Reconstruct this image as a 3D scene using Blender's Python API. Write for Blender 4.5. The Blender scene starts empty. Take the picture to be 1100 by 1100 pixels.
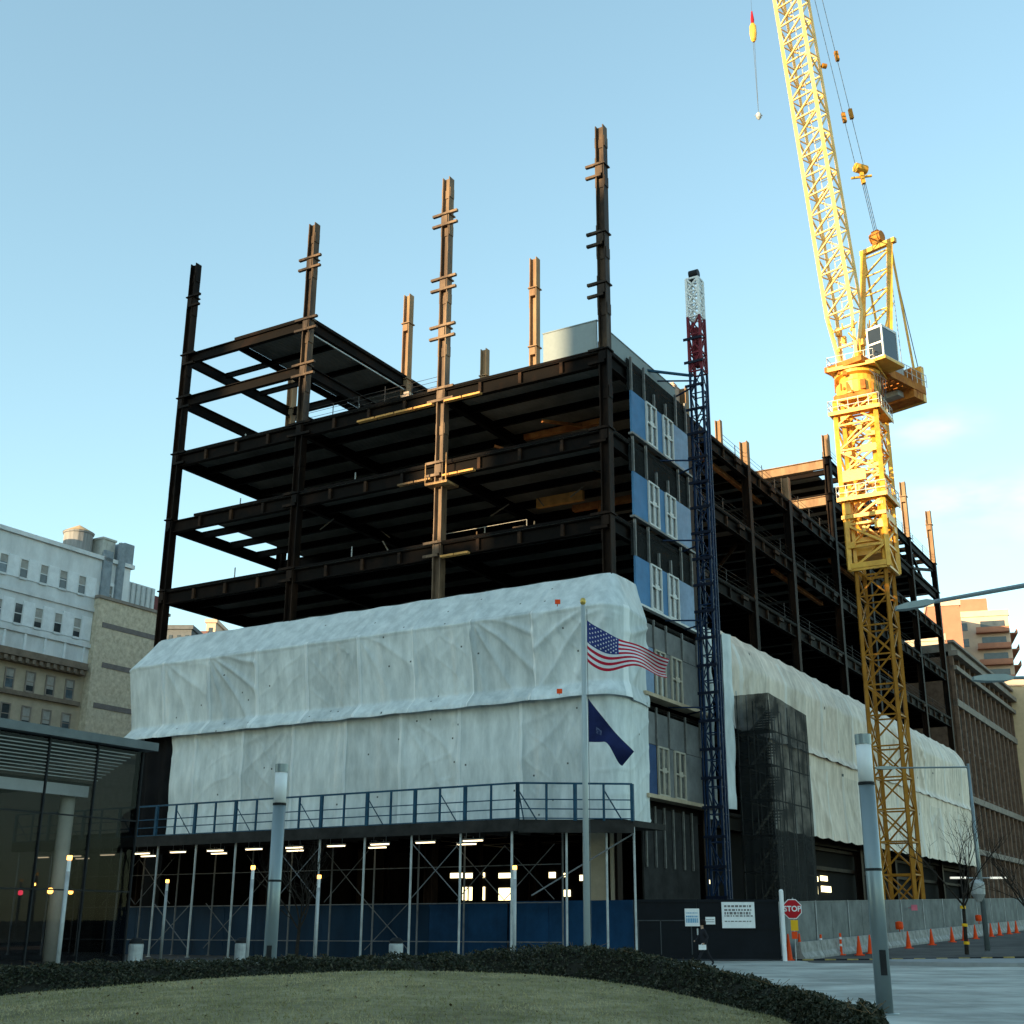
import bpy, math, random
from mathutils import Vector, Matrix, noise as mn
random.seed(7)
PI=math.pi; R=math.radians
scene=bpy.context.scene; COL=scene.collection
# ------------------------------------------------------------------ camera
PITCH=R(18.35); F=1345.0; CX,CY=575.0,550.0; HC=1.56
cam=bpy.data.cameras.new('camera'); co=bpy.data.objects.new('camera',cam); COL.objects.link(co)
cam.sensor_width=36; cam.lens=36*F/1100; cam.shift_x=-(CX-550)/1100; cam.clip_start=.1; cam.clip_end=6000
co.location=(0,0,HC); co.rotation_euler=(PI/2+PITCH,0,0); scene.camera=co
cp,sp_=math.cos(PITCH),math.sin(PITCH)
def ray(px,py):
    d=py-CY; f=F*cp+d*sp_; return (px-CX)/f,(F*sp_-d*cp)/f
def W(px,py,Y):
    a,b=ray(px,py); return (a*Y,Y,HC+b*Y)
# site frame: x = out of the street facade (right), y = along it, away from camera
C0=(4.05,66.0); AS=R(-30)
def S(x,y):
    return (C0[0]+.8660*x+.5*y, C0[1]-.5*x+.8660*y)
def G(x,y):
    s=(x-12.4)*.5+(y-65)*.866
    if s<=0: return 0.0
    s=min(s,150); return .0208*s*min(1,s/6)
def SG(x,y): return G(*S(x,y))
# ------------------------------------------------------------------ materials
MATS={}
def mat(name,c,rough=.8,metal=0,var=.18,scale=1.5,bump=0,bscale=None,spec=.1,emit=None,es=0,c2=None,fac=(.45,.62),coord='Object',stretch=None):
    if name in MATS: return MATS[name]
    m=bpy.data.materials.new(name); m.use_nodes=True; nt=m.node_tree; N=nt.nodes; L=nt.links
    b=N['Principled BSDF']; b.inputs['Roughness'].default_value=rough; b.inputs['Metallic'].default_value=metal
    b.inputs['Specular IOR Level'].default_value=spec
    tc=N.new('ShaderNodeTexCoord'); mp=N.new('ShaderNodeMapping'); L.new(tc.outputs[coord],mp.inputs[0])
    if stretch: mp.inputs['Scale'].default_value=stretch
    n=N.new('ShaderNodeTexNoise'); n.inputs['Scale'].default_value=scale; n.inputs['Detail'].default_value=6; n.inputs['Roughness'].default_value=.65
    L.new(mp.outputs[0],n.inputs['Vector'])
    r=N.new('ShaderNodeValToRGB'); L.new(n.outputs[0],r.inputs[0])
    if c2 is None:
        lo=[x*(1-var) for x in c]; hi=[min(1,x*(1+var)) for x in c]; r.color_ramp.elements[0].position=.3; r.color_ramp.elements[1].position=.7
    else:
        lo,hi=c,c2; r.color_ramp.elements[0].position=fac[0]; r.color_ramp.elements[1].position=fac[1]
    r.color_ramp.elements[0].color=(*lo,1); r.color_ramp.elements[1].color=(*hi,1)
    L.new(r.outputs[0],b.inputs['Base Color'])
    if bump:
        n2=N.new('ShaderNodeTexNoise'); n2.inputs['Scale'].default_value=bscale or scale*6; n2.inputs['Detail'].default_value=5
        L.new(mp.outputs[0],n2.inputs['Vector'])
        bp=N.new('ShaderNodeBump'); bp.inputs['Strength'].default_value=bump; bp.inputs['Distance'].default_value=.05
        L.new(n2.outputs[0],bp.inputs['Height']); L.new(bp.outputs[0],b.inputs['Normal'])
    if emit:
        b.inputs['Emission Color'].default_value=(*emit,1); b.inputs['Emission Strength'].default_value=es
    m.diffuse_color=(*c,1); MATS[name]=m; return m
def nodes_of(m): return m.node_tree.nodes,m.node_tree.links
steel=mat('primed_steel',(.004,.003,.0027),.65,spec=.05,c2=(.014,.007,.0045),fac=(.5,.72),scale=.55,bump=.2,bscale=9)
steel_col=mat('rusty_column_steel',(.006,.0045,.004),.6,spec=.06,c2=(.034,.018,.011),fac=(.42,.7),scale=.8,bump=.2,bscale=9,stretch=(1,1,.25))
sunny_steel=mat('sunlit_column_steel',(.22,.13,.075),.7,c2=(.36,.24,.14),fac=(.35,.7),scale=1.2,bump=.2,stretch=(1,1,.25))  # lit copy of the column steel, low sun put into the colour
deckm=mat('galvanised_deck',(.17,.165,.15),.5,var=.4,scale=.35)
N,L=nodes_of(deckm); wv=N.new('ShaderNodeTexWave'); wv.wave_type='BANDS'; wv.bands_direction='Y'; wv.inputs['Scale'].default_value=1.6
tc=N.new('ShaderNodeTexCoord'); L.new(tc.outputs['Object'],wv.inputs[0]); bp=N.new('ShaderNodeBump'); bp.inputs['Strength'].default_value=.9; bp.inputs['Distance'].default_value=.08
L.new(wv.outputs[0],bp.inputs['Height']); L.new(bp.outputs[0],N['Principled BSDF'].inputs['Normal'])
mat('sun_streak_orange',(.60,.31,.10),.8,var=.25,scale=2)  # bright orange standing for sunlight along the flange edges
concrete=mat('concrete',(.24,.23,.215),.9,var=.2,scale=.9,bump=.3)
dimpipe=mat('dull_pipe',(.15,.155,.16),.6,var=.3,scale=2)
galv=mat('galvanised_pipe',(.40,.42,.42),.5,metal=.2,var=.25,scale=2)
cable=mat('guard_cable',(.045,.04,.038),.5,metal=.2,var=.3,scale=4)
dark_steel=mat('dark_paint_steel',(.018,.02,.022),.5,var=.3)
shedblue=mat('shed_blue_paint',(.018,.062,.105),.55,var=.3,scale=2)
sheddark=mat('shed_dark_timber',(.03,.028,.026),.85,var=.35,scale=1.2,bump=.3)
hoardshade=mat('shaded_blue_plywood',(.005,.024,.052),.6,var=.3,scale=.7,stretch=(1,1,.3))  # blue plywood darkened for the shade under the shed
hoardblue=mat('blue_plywood_paint',(.008,.045,.11),.5,var=.22,scale=.7,bump=.15,stretch=(1,1,.3))
hoardblack=mat('black_gate_paint',(.0045,.0065,.010),.5,var=.3,scale=.8,bump=.1)
white_paint=mat('white_paint',(.75,.76,.76),.5,var=.08,scale=3)
window_white=mat('window_frame_white',(.66,.66,.64),.5,var=.1,scale=3)
panel_blue=mat('blue_sheathing',(.07,.19,.36),.55,var=.16,scale=1.0,bump=.1)
panel_pale=mat('pale_blue_sheathing',(.21,.30,.43),.6,var=.2,scale=1.4,bump=.1)
panel_grey=mat('grey_sheathing',(.17,.175,.175),.8,var=.3,scale=.8,bump=.1)
mat('sunlit_cable',(.40,.38,.34),.5,var=.25,scale=4)
stud=mat('steel_stud',(.17,.17,.165),.5,metal=.4,var=.3,scale=3)
glass_dark=mat('window_glass',(.05,.06,.065),.08,spec=.6,var=.4,scale=.6)
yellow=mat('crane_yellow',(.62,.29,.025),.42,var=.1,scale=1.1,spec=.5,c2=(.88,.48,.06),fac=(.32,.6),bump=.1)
amber=mat('crane_yellow_shaded',(.30,.125,.014),.5,c2=(.44,.20,.028),fac=(.35,.7),scale=.9,bump=.1)  # darker copy of crane yellow, shade of the lower mast painted in
crane_pale=mat('jib_pale_yellow',(.82,.50,.13),.42,c2=(.90,.64,.28),fac=(.3,.7),scale=.4,spec=.5)
crane_brown=mat('crane_underside_brown',(.34,.10,.025),.7,c2=(.62,.25,.05),fac=(.35,.7),scale=1.2,bump=.2)  # orange-brown for ring frame, machinery deck and counterweights
rope=mat('wire_rope',(.10,.12,.14),.5,metal=.5,var=.2)
hoistblue=mat('hoist_blue',(.008,.021,.055),.5,var=.35,scale=1.5)
hoistred=mat('hoist_red',(.16,.025,.035),.6,var=.3,scale=2)
lampgrey=mat('lamp_post_grey',(.20,.245,.255),.38,metal=.45,var=.08,scale=1,spec=.5)
lens=mat('frosted_lens',(.72,.74,.74),.4,var=.06,scale=2)
brownbrick=mat('brown_brick',(.165,.105,.075),.9,var=.35,scale=1.6,bump=.3)
stone=mat('pale_stone',(.27,.23,.195),.85,var=.25,scale=1.0,bump=.3)
beige=mat('beige_stone',(.46,.39,.29),.9,var=.16,scale=.8,bump=.3)
greywhite=mat('grey_white_cladding',(.68,.70,.70),.8,var=.2,scale=.5,bump=.2,stretch=(1,1,.4))
tanbrick=mat('tan_blank_brick',(.48,.40,.29),.95,c2=(.76,.67,.51),fac=(.35,.7),scale=2.2,bump=.4)
greyband=mat('grey_brick_band',(.20,.175,.165),.95,var=.2,scale=2)
tantower=mat('tan_tower_brick',(.44,.20,.13),.9,var=.1,scale=.6)
creamtower=mat('cream_tower_render',(.62,.47,.36),.9,var=.1,scale=.5)
turf=mat('dry_turf',(.21,.185,.095),.95,c2=(.36,.31,.18),fac=(.35,.68),scale=2.2,bump=.5,bscale=30)
blade=mat('grass_blade',(.22,.21,.10),.9,c2=(.44,.38,.21),fac=(.4,.65),scale=.8)
soil=mat('planting_bed_soil',(.018,.017,.012),.95,var=.4,scale=3)
leafm=mat('evergreen_leaf',(.020,.026,.014),.7,c2=(.15,.13,.09),fac=(.5,.72),scale=11,spec=.15)
asphalt=mat('asphalt',(.10,.098,.095),.85,var=.22,scale=.35,bump=.3,bscale=25)
paving=mat('bluestone_paving',(.47,.475,.43),.7,var=.25,scale=.22,bump=.3,bscale=12,stretch=(.8,1.1,1))
kerbm=mat('kerb_concrete',(.26,.27,.27),.85,var=.2,scale=1)
corr=mat('corrugated_fence_grey',(.20,.215,.21),.7,var=.2,scale=.8,metal=.1)
jersey=mat('barrier_concrete',(.38,.38,.36),.85,c2=(.20,.20,.19),fac=(.45,.7),scale=1.4,bump=.3)
orange=mat('cone_orange',(.75,.07,.012),.5,var=.1,scale=3)
redm=mat('sign_red',(.42,.012,.02),.5,var=.08)
yellows=mat('sign_yellow',(.75,.42,.02),.5,var=.08)
barkm=mat('tree_bark',(.028,.023,.019),.95,var=.4,scale=5,bump=.4)
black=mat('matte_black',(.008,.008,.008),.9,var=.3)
warmlamp=mat('fluorescent_lamp',(.9,.8,.6),.5,emit=(1,.80,.50),es=1.1)
glowopen=mat('glow_opening',(.8,.7,.4),.5,emit=(1,.83,.45),es=1.15)  # also glows for sunlit openings seen through the ground storey
orangelamp=mat('small_orange_lamp',(.9,.5,.2),.5,emit=(1,.42,.07),es=2.4)
redlamp=mat('small_red_lamp',(.5,.05,.08),.5,emit=(.8,.04,.08),es=.35)
flag_red=mat('flag_red',(.42,.015,.04),.75,var=.12,scale=3); flag_white=mat('flag_white',(.66,.67,.70),.8,var=.08,scale=3)
flag_blue=mat('flag_blue',(.03,.045,.17),.75,var=.15,scale=3); navy=mat('flag_navy',(.012,.018,.07),.75,var=.25,scale=2)
gold=mat('gold_finial',(.55,.38,.10),.35,metal=.7,var=.1)
cloth_dark=mat('dark_clothing',(.022,.022,.026),.9,var=.2,scale=5); skin=mat('skin',(.45,.28,.2),.6,var=.06); hairm=mat('dark_hair',(.015,.010,.008),.7)
# tarp
def tarpmat(name,c,c2):
    m=mat(name,c,.55,c2=c2,fac=(.36,.68),scale=1.5,bump=.22,bscale=5,spec=.35,stretch=(1,1,.28))
    return m
tarpm=tarpmat('white_tarp_sheeting',(.45,.50,.505),(.67,.72,.72))
tarpw=tarpmat('dusty_white_tarp_sheeting',(.50,.42,.34),(.78,.68,.57))
tarpd=tarpmat('thin_tarp_sheeting',(.38,.425,.43),(.58,.625,.625)); tarpx=tarpmat('thin_dusty_tarp_sheeting',(.40,.34,.28),(.68,.60,.50)); seamm=tarpmat('tarp_seam',(.66,.70,.70),(.78,.81,.80)); seamw=tarpmat('dusty_tarp_seam',(.60,.56,.50),(.74,.70,.64)); grommet=mat('grommet_dark',(.10,.11,.11),.7)
def alpha_mat(name,c,alpha,rough=.9,gloss=0):
    m=bpy.data.materials.new(name); m.use_nodes=True; N,L=nodes_of(m); N.clear()
    o=N.new('ShaderNodeOutputMaterial'); t=N.new('ShaderNodeBsdfTransparent'); mx=N.new('ShaderNodeMixShader'); L.new(mx.outputs[0],o.inputs[0])
    if gloss:
        g=N.new('ShaderNodeBsdfGlossy'); g.inputs['Roughness'].default_value=rough; g.inputs['Color'].default_value=(*c,1)
        lw=N.new('ShaderNodeLayerWeight'); lw.inputs[0].default_value=.25
        mr=N.new('ShaderNodeMapRange'); mr.inputs['To Min'].default_value=.01; mr.inputs['To Max'].default_value=gloss
        L.new(lw.outputs['Fresnel'],mr.inputs[0]); L.new(mr.outputs[0],mx.inputs[0]); t.inputs[0].default_value=(alpha,alpha,alpha*1.02,1)
    else:
        g=N.new('ShaderNodeBsdfPrincipled'); g.inputs['Roughness'].default_value=rough; g.inputs['Base Color'].default_value=(*c,1); g.inputs['Specular IOR Level'].default_value=.1
        tc=N.new('ShaderNodeTexCoord'); n=N.new('ShaderNodeTexNoise'); n.inputs['Scale'].default_value=.7; n.inputs['Detail'].default_value=4; L.new(tc.outputs['Object'],n.inputs[0])
        mr=N.new('ShaderNodeMapRange'); mr.inputs['From Min'].default_value=.35; mr.inputs['From Max'].default_value=.65; mr.inputs['To Min'].default_value=alpha-.12; mr.inputs['To Max'].default_value=alpha+.12
        L.new(n.outputs[0],mr.inputs[0]); L.new(mr.outputs[0],mx.inputs[0])
    L.new(t.outputs[0],mx.inputs[1]); L.new(g.outputs[0],mx.inputs[2]); m.diffuse_color=(*c,1); return m
net=alpha_mat('dark_debris_net',(.014,.015,.015),.86)
netgrey=alpha_mat('grey_debris_net',(.06,.06,.058),.62)
pglass=alpha_mat('pavilion_glass',(.6,.66,.66),.72,.015,gloss=.022)
def enrich(m,bw,bh,joint=.75,stain=.35,sc=.12,off=0):
    N,L=nodes_of(m); b=N['Principled BSDF']; src=b.inputs['Base Color'].links[0].from_socket
    tc=N.new('ShaderNodeTexCoord'); br=N.new('ShaderNodeTexBrick'); br.inputs['Scale'].default_value=1; br.inputs['Brick Width'].default_value=bw; br.inputs['Row Height'].default_value=bh; br.inputs['Mortar Size'].default_value=.012; br.offset=off
    br.inputs['Color1'].default_value=(1,1,1,1); br.inputs['Color2'].default_value=(.86,.87,.88,1); br.inputs['Mortar'].default_value=(joint,joint,joint,1); L.new(tc.outputs['Object'],br.inputs[0])
    n=N.new('ShaderNodeTexNoise'); n.inputs['Scale'].default_value=sc; n.inputs['Detail'].default_value=9; n.inputs['Roughness'].default_value=.7; L.new(tc.outputs['Object'],n.inputs[0])
    r=N.new('ShaderNodeValToRGB'); r.color_ramp.elements[0].position=.38; r.color_ramp.elements[1].position=.6; r.color_ramp.elements[0].color=(1-stain,)*3+(1,); r.color_ramp.elements[1].color=(1,1,1,1); L.new(n.outputs[0],r.inputs[0])
    prev=src
    for o in (br.outputs[0],r.outputs[0]):
        x=N.new('ShaderNodeMix'); x.data_type='RGBA'; x.blend_type='MULTIPLY'; x.inputs['Factor'].default_value=1; L.new(prev,x.inputs['A']); L.new(o,x.inputs['B']); prev=x.outputs['Result']
    L.new(prev,b.inputs['Base Color'])
enrich(paving,3.0,1.5,.62,.4,.35); enrich(asphalt,40,40,.8,.4,.2); enrich(hoardblue,40,40,.8,.35,.5); enrich(corr,40,40,.8,.18,.4); enrich(jersey,40,40,.8,.4,1.2)
for _m in (turf,): enrich(_m,90,90,1,.38,.45)
# ------------------------------------------------------------------ mesh builder
class MB:
    def __init__(s): s.v=[]; s.f=[]; s.mi=[]; s.cur=0
    def poly(s,pts,flip=False):
        b=len(s.v); s.v+= [tuple(p) for p in pts]; idx=list(range(b,b+len(pts)))
        s.f.append(idx[::-1] if flip else idx); s.mi.append(s.cur); return s
    def hexa(s,p):  # 8 points: bottom 4 ccw, top 4 ccw
        b=len(s.v); s.v+=[tuple(q) for q in p]
        for q in ((3,2,1,0),(4,5,6,7),(0,1,5,4),(1,2,6,5),(2,3,7,6),(3,0,4,7)):
            s.f.append([b+i for i in q]); s.mi.append(s.cur)
        return s
    def box(s,x0,x1,y0,y1,z0,z1):
        return s.hexa([(x0,y0,z0),(x1,y0,z0),(x1,y1,z0),(x0,y1,z0),(x0,y0,z1),(x1,y0,z1),(x1,y1,z1),(x0,y1,z1)])
    def bar(s,a,b,w,h=None,up=(0,0,1)):
        a=Vector(a);b=Vector(b);h=h or w; d=(b-a)
        if d.length<1e-6: return s
        d.normalize(); u=Vector(up)
        if abs(d.dot(u))>.98: u=Vector((0,1,0))
        r=d.cross(u).normalized(); u=r.cross(d).normalized(); r=r*(w/2);u=u*(h/2)
        return s.hexa([a-r-u,a+r-u,b+r-u,b-r-u,a-r+u,a+r+u,b+r+u,b-r+u])
    def tube(s,a,b,r,n=8,r2=None,cap=True):
        a=Vector(a);b=Vector(b);d=b-a
        if d.length<1e-6: return s
        d.normalize(); u=Vector((0,0,1)) if abs(d.z)<.95 else Vector((1,0,0)); p=d.cross(u).normalized(); q=d.cross(p); r2=r if r2 is None else r2
        k=len(s.v)
        for c,rr in ((a,r),(b,r2)):
            for i in range(n):
                t=2*PI*i/n; s.v.append(tuple(c+p*(rr*math.cos(t))+q*(rr*math.sin(t))))
        for i in range(n):
            j=(i+1)%n; s.f.append([k+i,k+j,k+n+j,k+n+i]); s.mi.append(s.cur)
        if cap:
            s.f.append([k+i for i in range(n)][::-1]); s.f.append([k+n+i for i in range(n)]); s.mi+=[s.cur]*2
        return s
    def lathe(s,cx,cy,prof,n=16):
        k=len(s.v)
        for r,z in prof:
            for i in range(n): t=2*PI*i/n; s.v.append((cx+r*math.cos(t),cy+r*math.sin(t),z))
        for j in range(len(prof)-1):
            for i in range(n):
                i2=(i+1)%n; s.f.append([k+j*n+i,k+j*n+i2,k+(j+1)*n+i2,k+(j+1)*n+i]); s.mi.append(s.cur)
        s.f.append([k+i for i in range(n)][::-1]); s.f.append([k+(len(prof)-1)*n+i for i in range(n)]); s.mi+=[s.cur]*2
        return s
    def grid(s,nu,nv,fn,mfn=None):
        k=len(s.v)
        for j in range(nv+1):
            for i in range(nu+1): s.v.append(tuple(fn(i/nu,j/nv)))
        for j in range(nv):
            for i in range(nu):
                a=k+j*(nu+1)+i; s.f.append([a,a+1,a+nu+2,a+nu+1]); s.mi.append(mfn(i,j) if mfn else s.cur)
        return s
    def xf(s,M,start=0):
        for i in range(start,len(s.v)): s.v[i]=tuple(M@Vector(s.v[i]))
        return s
FR={}   # object name -> frame used for authoring (ox,oy,oz origin in the authoring frame)
def tag(o,label=None,cat=None,group=None,kind=None):
    if label:o['label']=label
    if cat:o['category']=cat
    if group:o['group']=group
    if kind:o['kind']=kind
    return o
def mkmesh(name,mb,mats,org,smooth):
    me=bpy.data.meshes.new(name); ox,oy,oz=org
    me.from_pydata([(x-ox,y-oy,z-oz) for x,y,z in mb.v],[],mb.f)
    for m in (mats if isinstance(mats,(list,tuple)) else [mats]): me.materials.append(m)
    me.polygons.foreach_set('material_index',mb.mi)
    if smooth: me.polygons.foreach_set('use_smooth',[True]*len(mb.f))
    me.update(); return me
FRAMES={'S':(C0,AS),'W':((0,0),0.0)}
def place(o,frame,org):
    (cx,cy),a=FRAMES[frame]; c,s=math.cos(a),math.sin(a)
    o.location=(cx+c*org[0]-s*org[1],cy+s*org[0]+c*org[1],org[2]); o.rotation_euler=(0,0,a)
def thing(name,label,cat,org=(0,0,0),frame='S',group=None,kind=None):
    o=bpy.data.objects.new(name,None); COL.objects.link(o); place(o,frame,org); tag(o,label,cat,group,kind)
    o.empty_display_size=.3; FR[o.name]=org; return o
def part(name,mb,mats,par,smooth=False,label=None,kind=None):
    org=FR[par.name]; o=bpy.data.objects.new(name,mkmesh(name,mb,mats,org,smooth)); COL.objects.link(o); o.parent=par; FR[o.name]=org
    tag(o,label,None,None,kind); return o
def solo(name,mb,mats,label,cat,org=(0,0,0),frame='S',group=None,kind=None,smooth=False):
    o=bpy.data.objects.new(name,mkmesh(name,mb,mats,org,smooth)); COL.objects.link(o); place(o,frame,org); tag(o,label,cat,group,kind); FR[o.name]=org; return o
def copy_tree(o,par=None):
    c=o.copy(); COL.objects.link(c); FR[c.name]=FR.get(o.name,(0,0,0))
    if par: c.parent=par
    for ch in [q for q in o.children]: copy_tree(ch,c)
    return c
def struct(name,mb,mats,frame='W',smooth=False): return solo(name,mb,mats,None,None,frame=frame,kind='structure',smooth=smooth)
# ------------------------------------------------------------------ ground
def nonuni(lo,hi,fine_lo,fine_hi,st):
    v=[]; x=fine_lo
    while x<=fine_hi: v.append(x); x+=st
    a=[];d=st*2;x=fine_lo-d
    while x>lo: a.append(x); d*=1.7; x-=d
    b=[];d=st*2;x=v[-1]+d
    while x<hi: b.append(x); d*=1.7; x+=d
    return [lo]+a[::-1]+v+b+[hi]
xs=nonuni(-3500,3500,-60,120,6); ys=nonuni(-2500,5500,0,260,6)
m=MB(); nx=len(xs)
for y in ys:
    for x in xs: m.v.append((x,y,G(x,y)))
for j in range(len(ys)-1):
    for i in range(nx-1): a=j*nx+i; m.f.append([a,a+1,a+nx+1,a+nx]); m.mi.append(0)
struct('ground',m,asphalt)
m=MB(); m.grid(40,24,lambda u,v:(-60+u*130,-8+v*73,.006+G(-60+u*130,-8+v*73)))
struct('paved_plaza',m,paving)
# kerbed island on the right
m=MB(); pts=[]
for i in range(28):
    t=2*PI*i/28; x=22.5+7.6*math.cos(t); y=58.6+4.0*math.sin(t); pts.append((x,y))
for i in range(28):
    a,b=pts[i],pts[(i+1)%28]; m.poly([(a[0],a[1],-.02),(b[0],b[1],-.02),(b[0],b[1],.17),(a[0],a[1],.17)])
m.poly([(x,y,.17) for x,y in pts])
struct('kerb_island',m,kerbm)
# lawn (raised) : back edge measured as px,y,z
EDGE=[(-400,1120,.05),(-150,1092,.2),(0,1070,.35),(100,1061,.48),(200,1053,.60),(300,1047,.69),(400,1043,.75),(500,1044,.72),(600,1049,.65),(700,1062,.50),(800,1085,.30),(850,1100,.20),(900,1140,.1),(930,1200,.05)]
EP=[]
for px,py,z in EDGE:
    a,b=ray(px,py); Y=(HC-z)/(-b); EP.append((a*Y,Y,z))
def lerp_list(P,t):
    n=len(P)-1; k=min(int(t*n),n-1); f=t*n-k; p0=P[max(k-1,0)];p1=P[k];p2=P[k+1];p3=P[min(k+2,n)]
    return tuple(.5*((2*b)+(-a+c)*f+(2*a-5*b+4*c-d)*f*f+(-a+3*b-3*c+d)*f**3) for a,b,c,d in zip(p0,p1,p2,p3))
CENX,CENY=-1.5,4.0
def lawn(u,v):
    e=lerp_list(EP,u); x=CENX+(e[0]-CENX)*v; y=CENY+(e[1]-CENY)*v
    z=.02+(e[2]-.02)*v**1.25+.02*mn.noise(Vector((x*.5,y*.5,0)))*min(1,(1-v)*6)
    return (x,y,z)
m=MB(); m.grid(60,40,lawn); struct('lawn',m,turf,smooth=True)
m=MB()
for k in range(52000):
    u=random.random(); v=math.sqrt(random.uniform(.25,1)); 
    x,y,z=lawn(u,v)
    if abs(x)>.48*y+1: continue
    h=random.uniform(.015,.045); a=random.uniform(0,PI); w=.01; dx,dy=math.cos(a)*w,math.sin(a)*w; lx,ly=random.uniform(-.03,.03),random.uniform(-.03,.03)
    m.poly([(x-dx,y-dy,z-.005),(x+dx,y+dy,z-.005),(x+lx,y+ly,z+h)])
solo('grass_blades',m,blade,None,None,frame='W',kind='stuff')
# hedge of ground cover behind the lawn: top profile px,y
HT=[(-400,1080),(-150,1052),(0,1041),(100,1036),(200,1033),(300,1031),(400,1029),(500,1027),(560,1020),(600,1017),(640,1018),(680,1024),(760,1040),(850,1064),(970,1101),(1040,1150)]
def htop(px):
    for a,b in zip(HT,HT[1:]):
        if a[0]<=px<=b[0]: t=(px-a[0])/(b[0]-a[0]); return a[1]+(b[1]-a[1])*t
    return HT[-1][1] if px>0 else HT[0][1]
def hedge_pt(u,v):   # v 0 front edge .. 1 back
    e=lerp_list(EP,u); d=Vector((e[0]-CENX,(e[1]-CENY),0)).normalized(); nrm=Vector((0,1,0)).lerp(d,.75).normalized()
    wid=2.6; x=e[0]+nrm.x*v*wid; y=e[1]+nrm.y*v*wid; return x,y,e[2],wid
def hedge_h(x,y,ez,v):
    px=CX+x/y*1430; t=htop(px); a,b=ray(px,t); zt=HC+b*y
    zt=max(zt,.10)
    prof=min(1,v/.45) ; prof=prof*prof*(3-2*prof)
    back=1 if v<.75 else max(0,1-(v-.75)/.25)**.5
    base=ez-.03 if v<.5 else (ez-.03)*(1-(v-.5)*2)
    return base+(zt-base)*prof*back if back>0 else 0
def hz(u,v):
    x,y,ez,w=hedge_pt(u,v); return (x,y,max(-.02,hedge_h(x,y,ez,v)-.06+.05*mn.noise(Vector((x*1.5,y*1.5,3)))))
m=MB(); m.grid(140,14,hz); struct('planting_bed',m,soil,smooth=True)
m=MB()
for k in range(62000):
    u=random.random(); v=random.uniform(-.03,1.0)**1 if random.random()<.5 else random.uniform(-.03,.6)
    x,y,ez,w=hedge_pt(u,v)
    if y<8 or abs(x)>.5*y+1: continue
    z=max(0,hedge_h(x,y,ez,max(v,0)))+.13*mn.noise(Vector((x*1.9,y*1.9,3)))-.03+random.uniform(-.05,.06)
    s=random.uniform(.022,.05); n=Vector((random.gauss(0,1),random.gauss(0,1),random.gauss(.6,1))).normalized(); a=n.orthogonal().normalized(); b=n.cross(a)
    t=random.uniform(0,PI); a,b=a*math.cos(t)+b*math.sin(t),b*math.cos(t)-a*math.sin(t); c=Vector((x,y,z))
    m.poly([c-a*s,c-b*s*.45,c+a*s,c+b*s*.45])
solo('evergreen_ground_cover',m,leafm,None,None,frame='W',kind='stuff')
m=MB(); rl=random.Random(9)
for k in range(420):
    u=rl.random(); v=math.sqrt(rl.uniform(.3,1)) if k%3 else rl.uniform(.93,1); x,y,z=lawn(u,v); c=Vector((x,y,z+.02)); a=Vector((rl.gauss(0,1),rl.gauss(0,1),rl.gauss(0,.3))).normalized(); b=a.cross(Vector((0,.3,1))).normalized(); q=rl.uniform(.02,.045)
    m.poly([c-a*q,c-b*q*.6,c+a*q,c+b*q*.6])
for k in range(260):
    u=rl.random(); x,y,ez,w=hedge_pt(u,rl.uniform(.1,.9)); z=max(0,hedge_h(x,y,ez,.5)); c=Vector((x,y,z)); m.tube(c,c+Vector((rl.gauss(0,.09),rl.gauss(0,.09),rl.uniform(.02,.12))),.004,3)
solo('fallen_leaves',m,mat('dry_leaf',(.06,.04,.02),.9,c2=(.20,.14,.08),fac=(.4,.6),scale=6),None,None,frame='W',kind='stuff')
# ------------------------------------------------------------------ steel building
L0,L1,L2,L3,L4,L5,L6,L7,L8=8.3,13.3,18.3,23.4,28.5,33.4,37.7,41.1,45.8
XS=[0,-11.3,-22.6,-33.9]; TS=[0,11.4,22.5,31.5,43.6,54,63,71.5,83]
B=thing('steel_frame_building','unfinished dark steel frame building with bare floor decks and tall columns above its roof','building')
def hcol(x,y,z0,z1,w=.56,fl=.06):
    m=MB(); h=w/2
    m.box(x-h,x-h+fl,y-h,y+h,z0,z1); m.box(x+h-fl,x+h,y-h,y+h,z0,z1); m.box(x-h+fl,x+h-fl,y-.03,y+.03,z0,z1); return m
def ibeam(m,a,b,d=.75,w=.32):   # a,b top centre points, horizontal
    a=Vector(a);b=Vector(b)
    m.bar(a+Vector((0,0,-.03)),b+Vector((0,0,-.03)),w,.06); m.bar(a+Vector((0,0,-d+.03)),b+Vector((0,0,-d+.03)),w,.06)
    m.bar(a+Vector((0,0,-d/2)),b+Vector((0,0,-d/2)),.05,d-.124)
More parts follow.
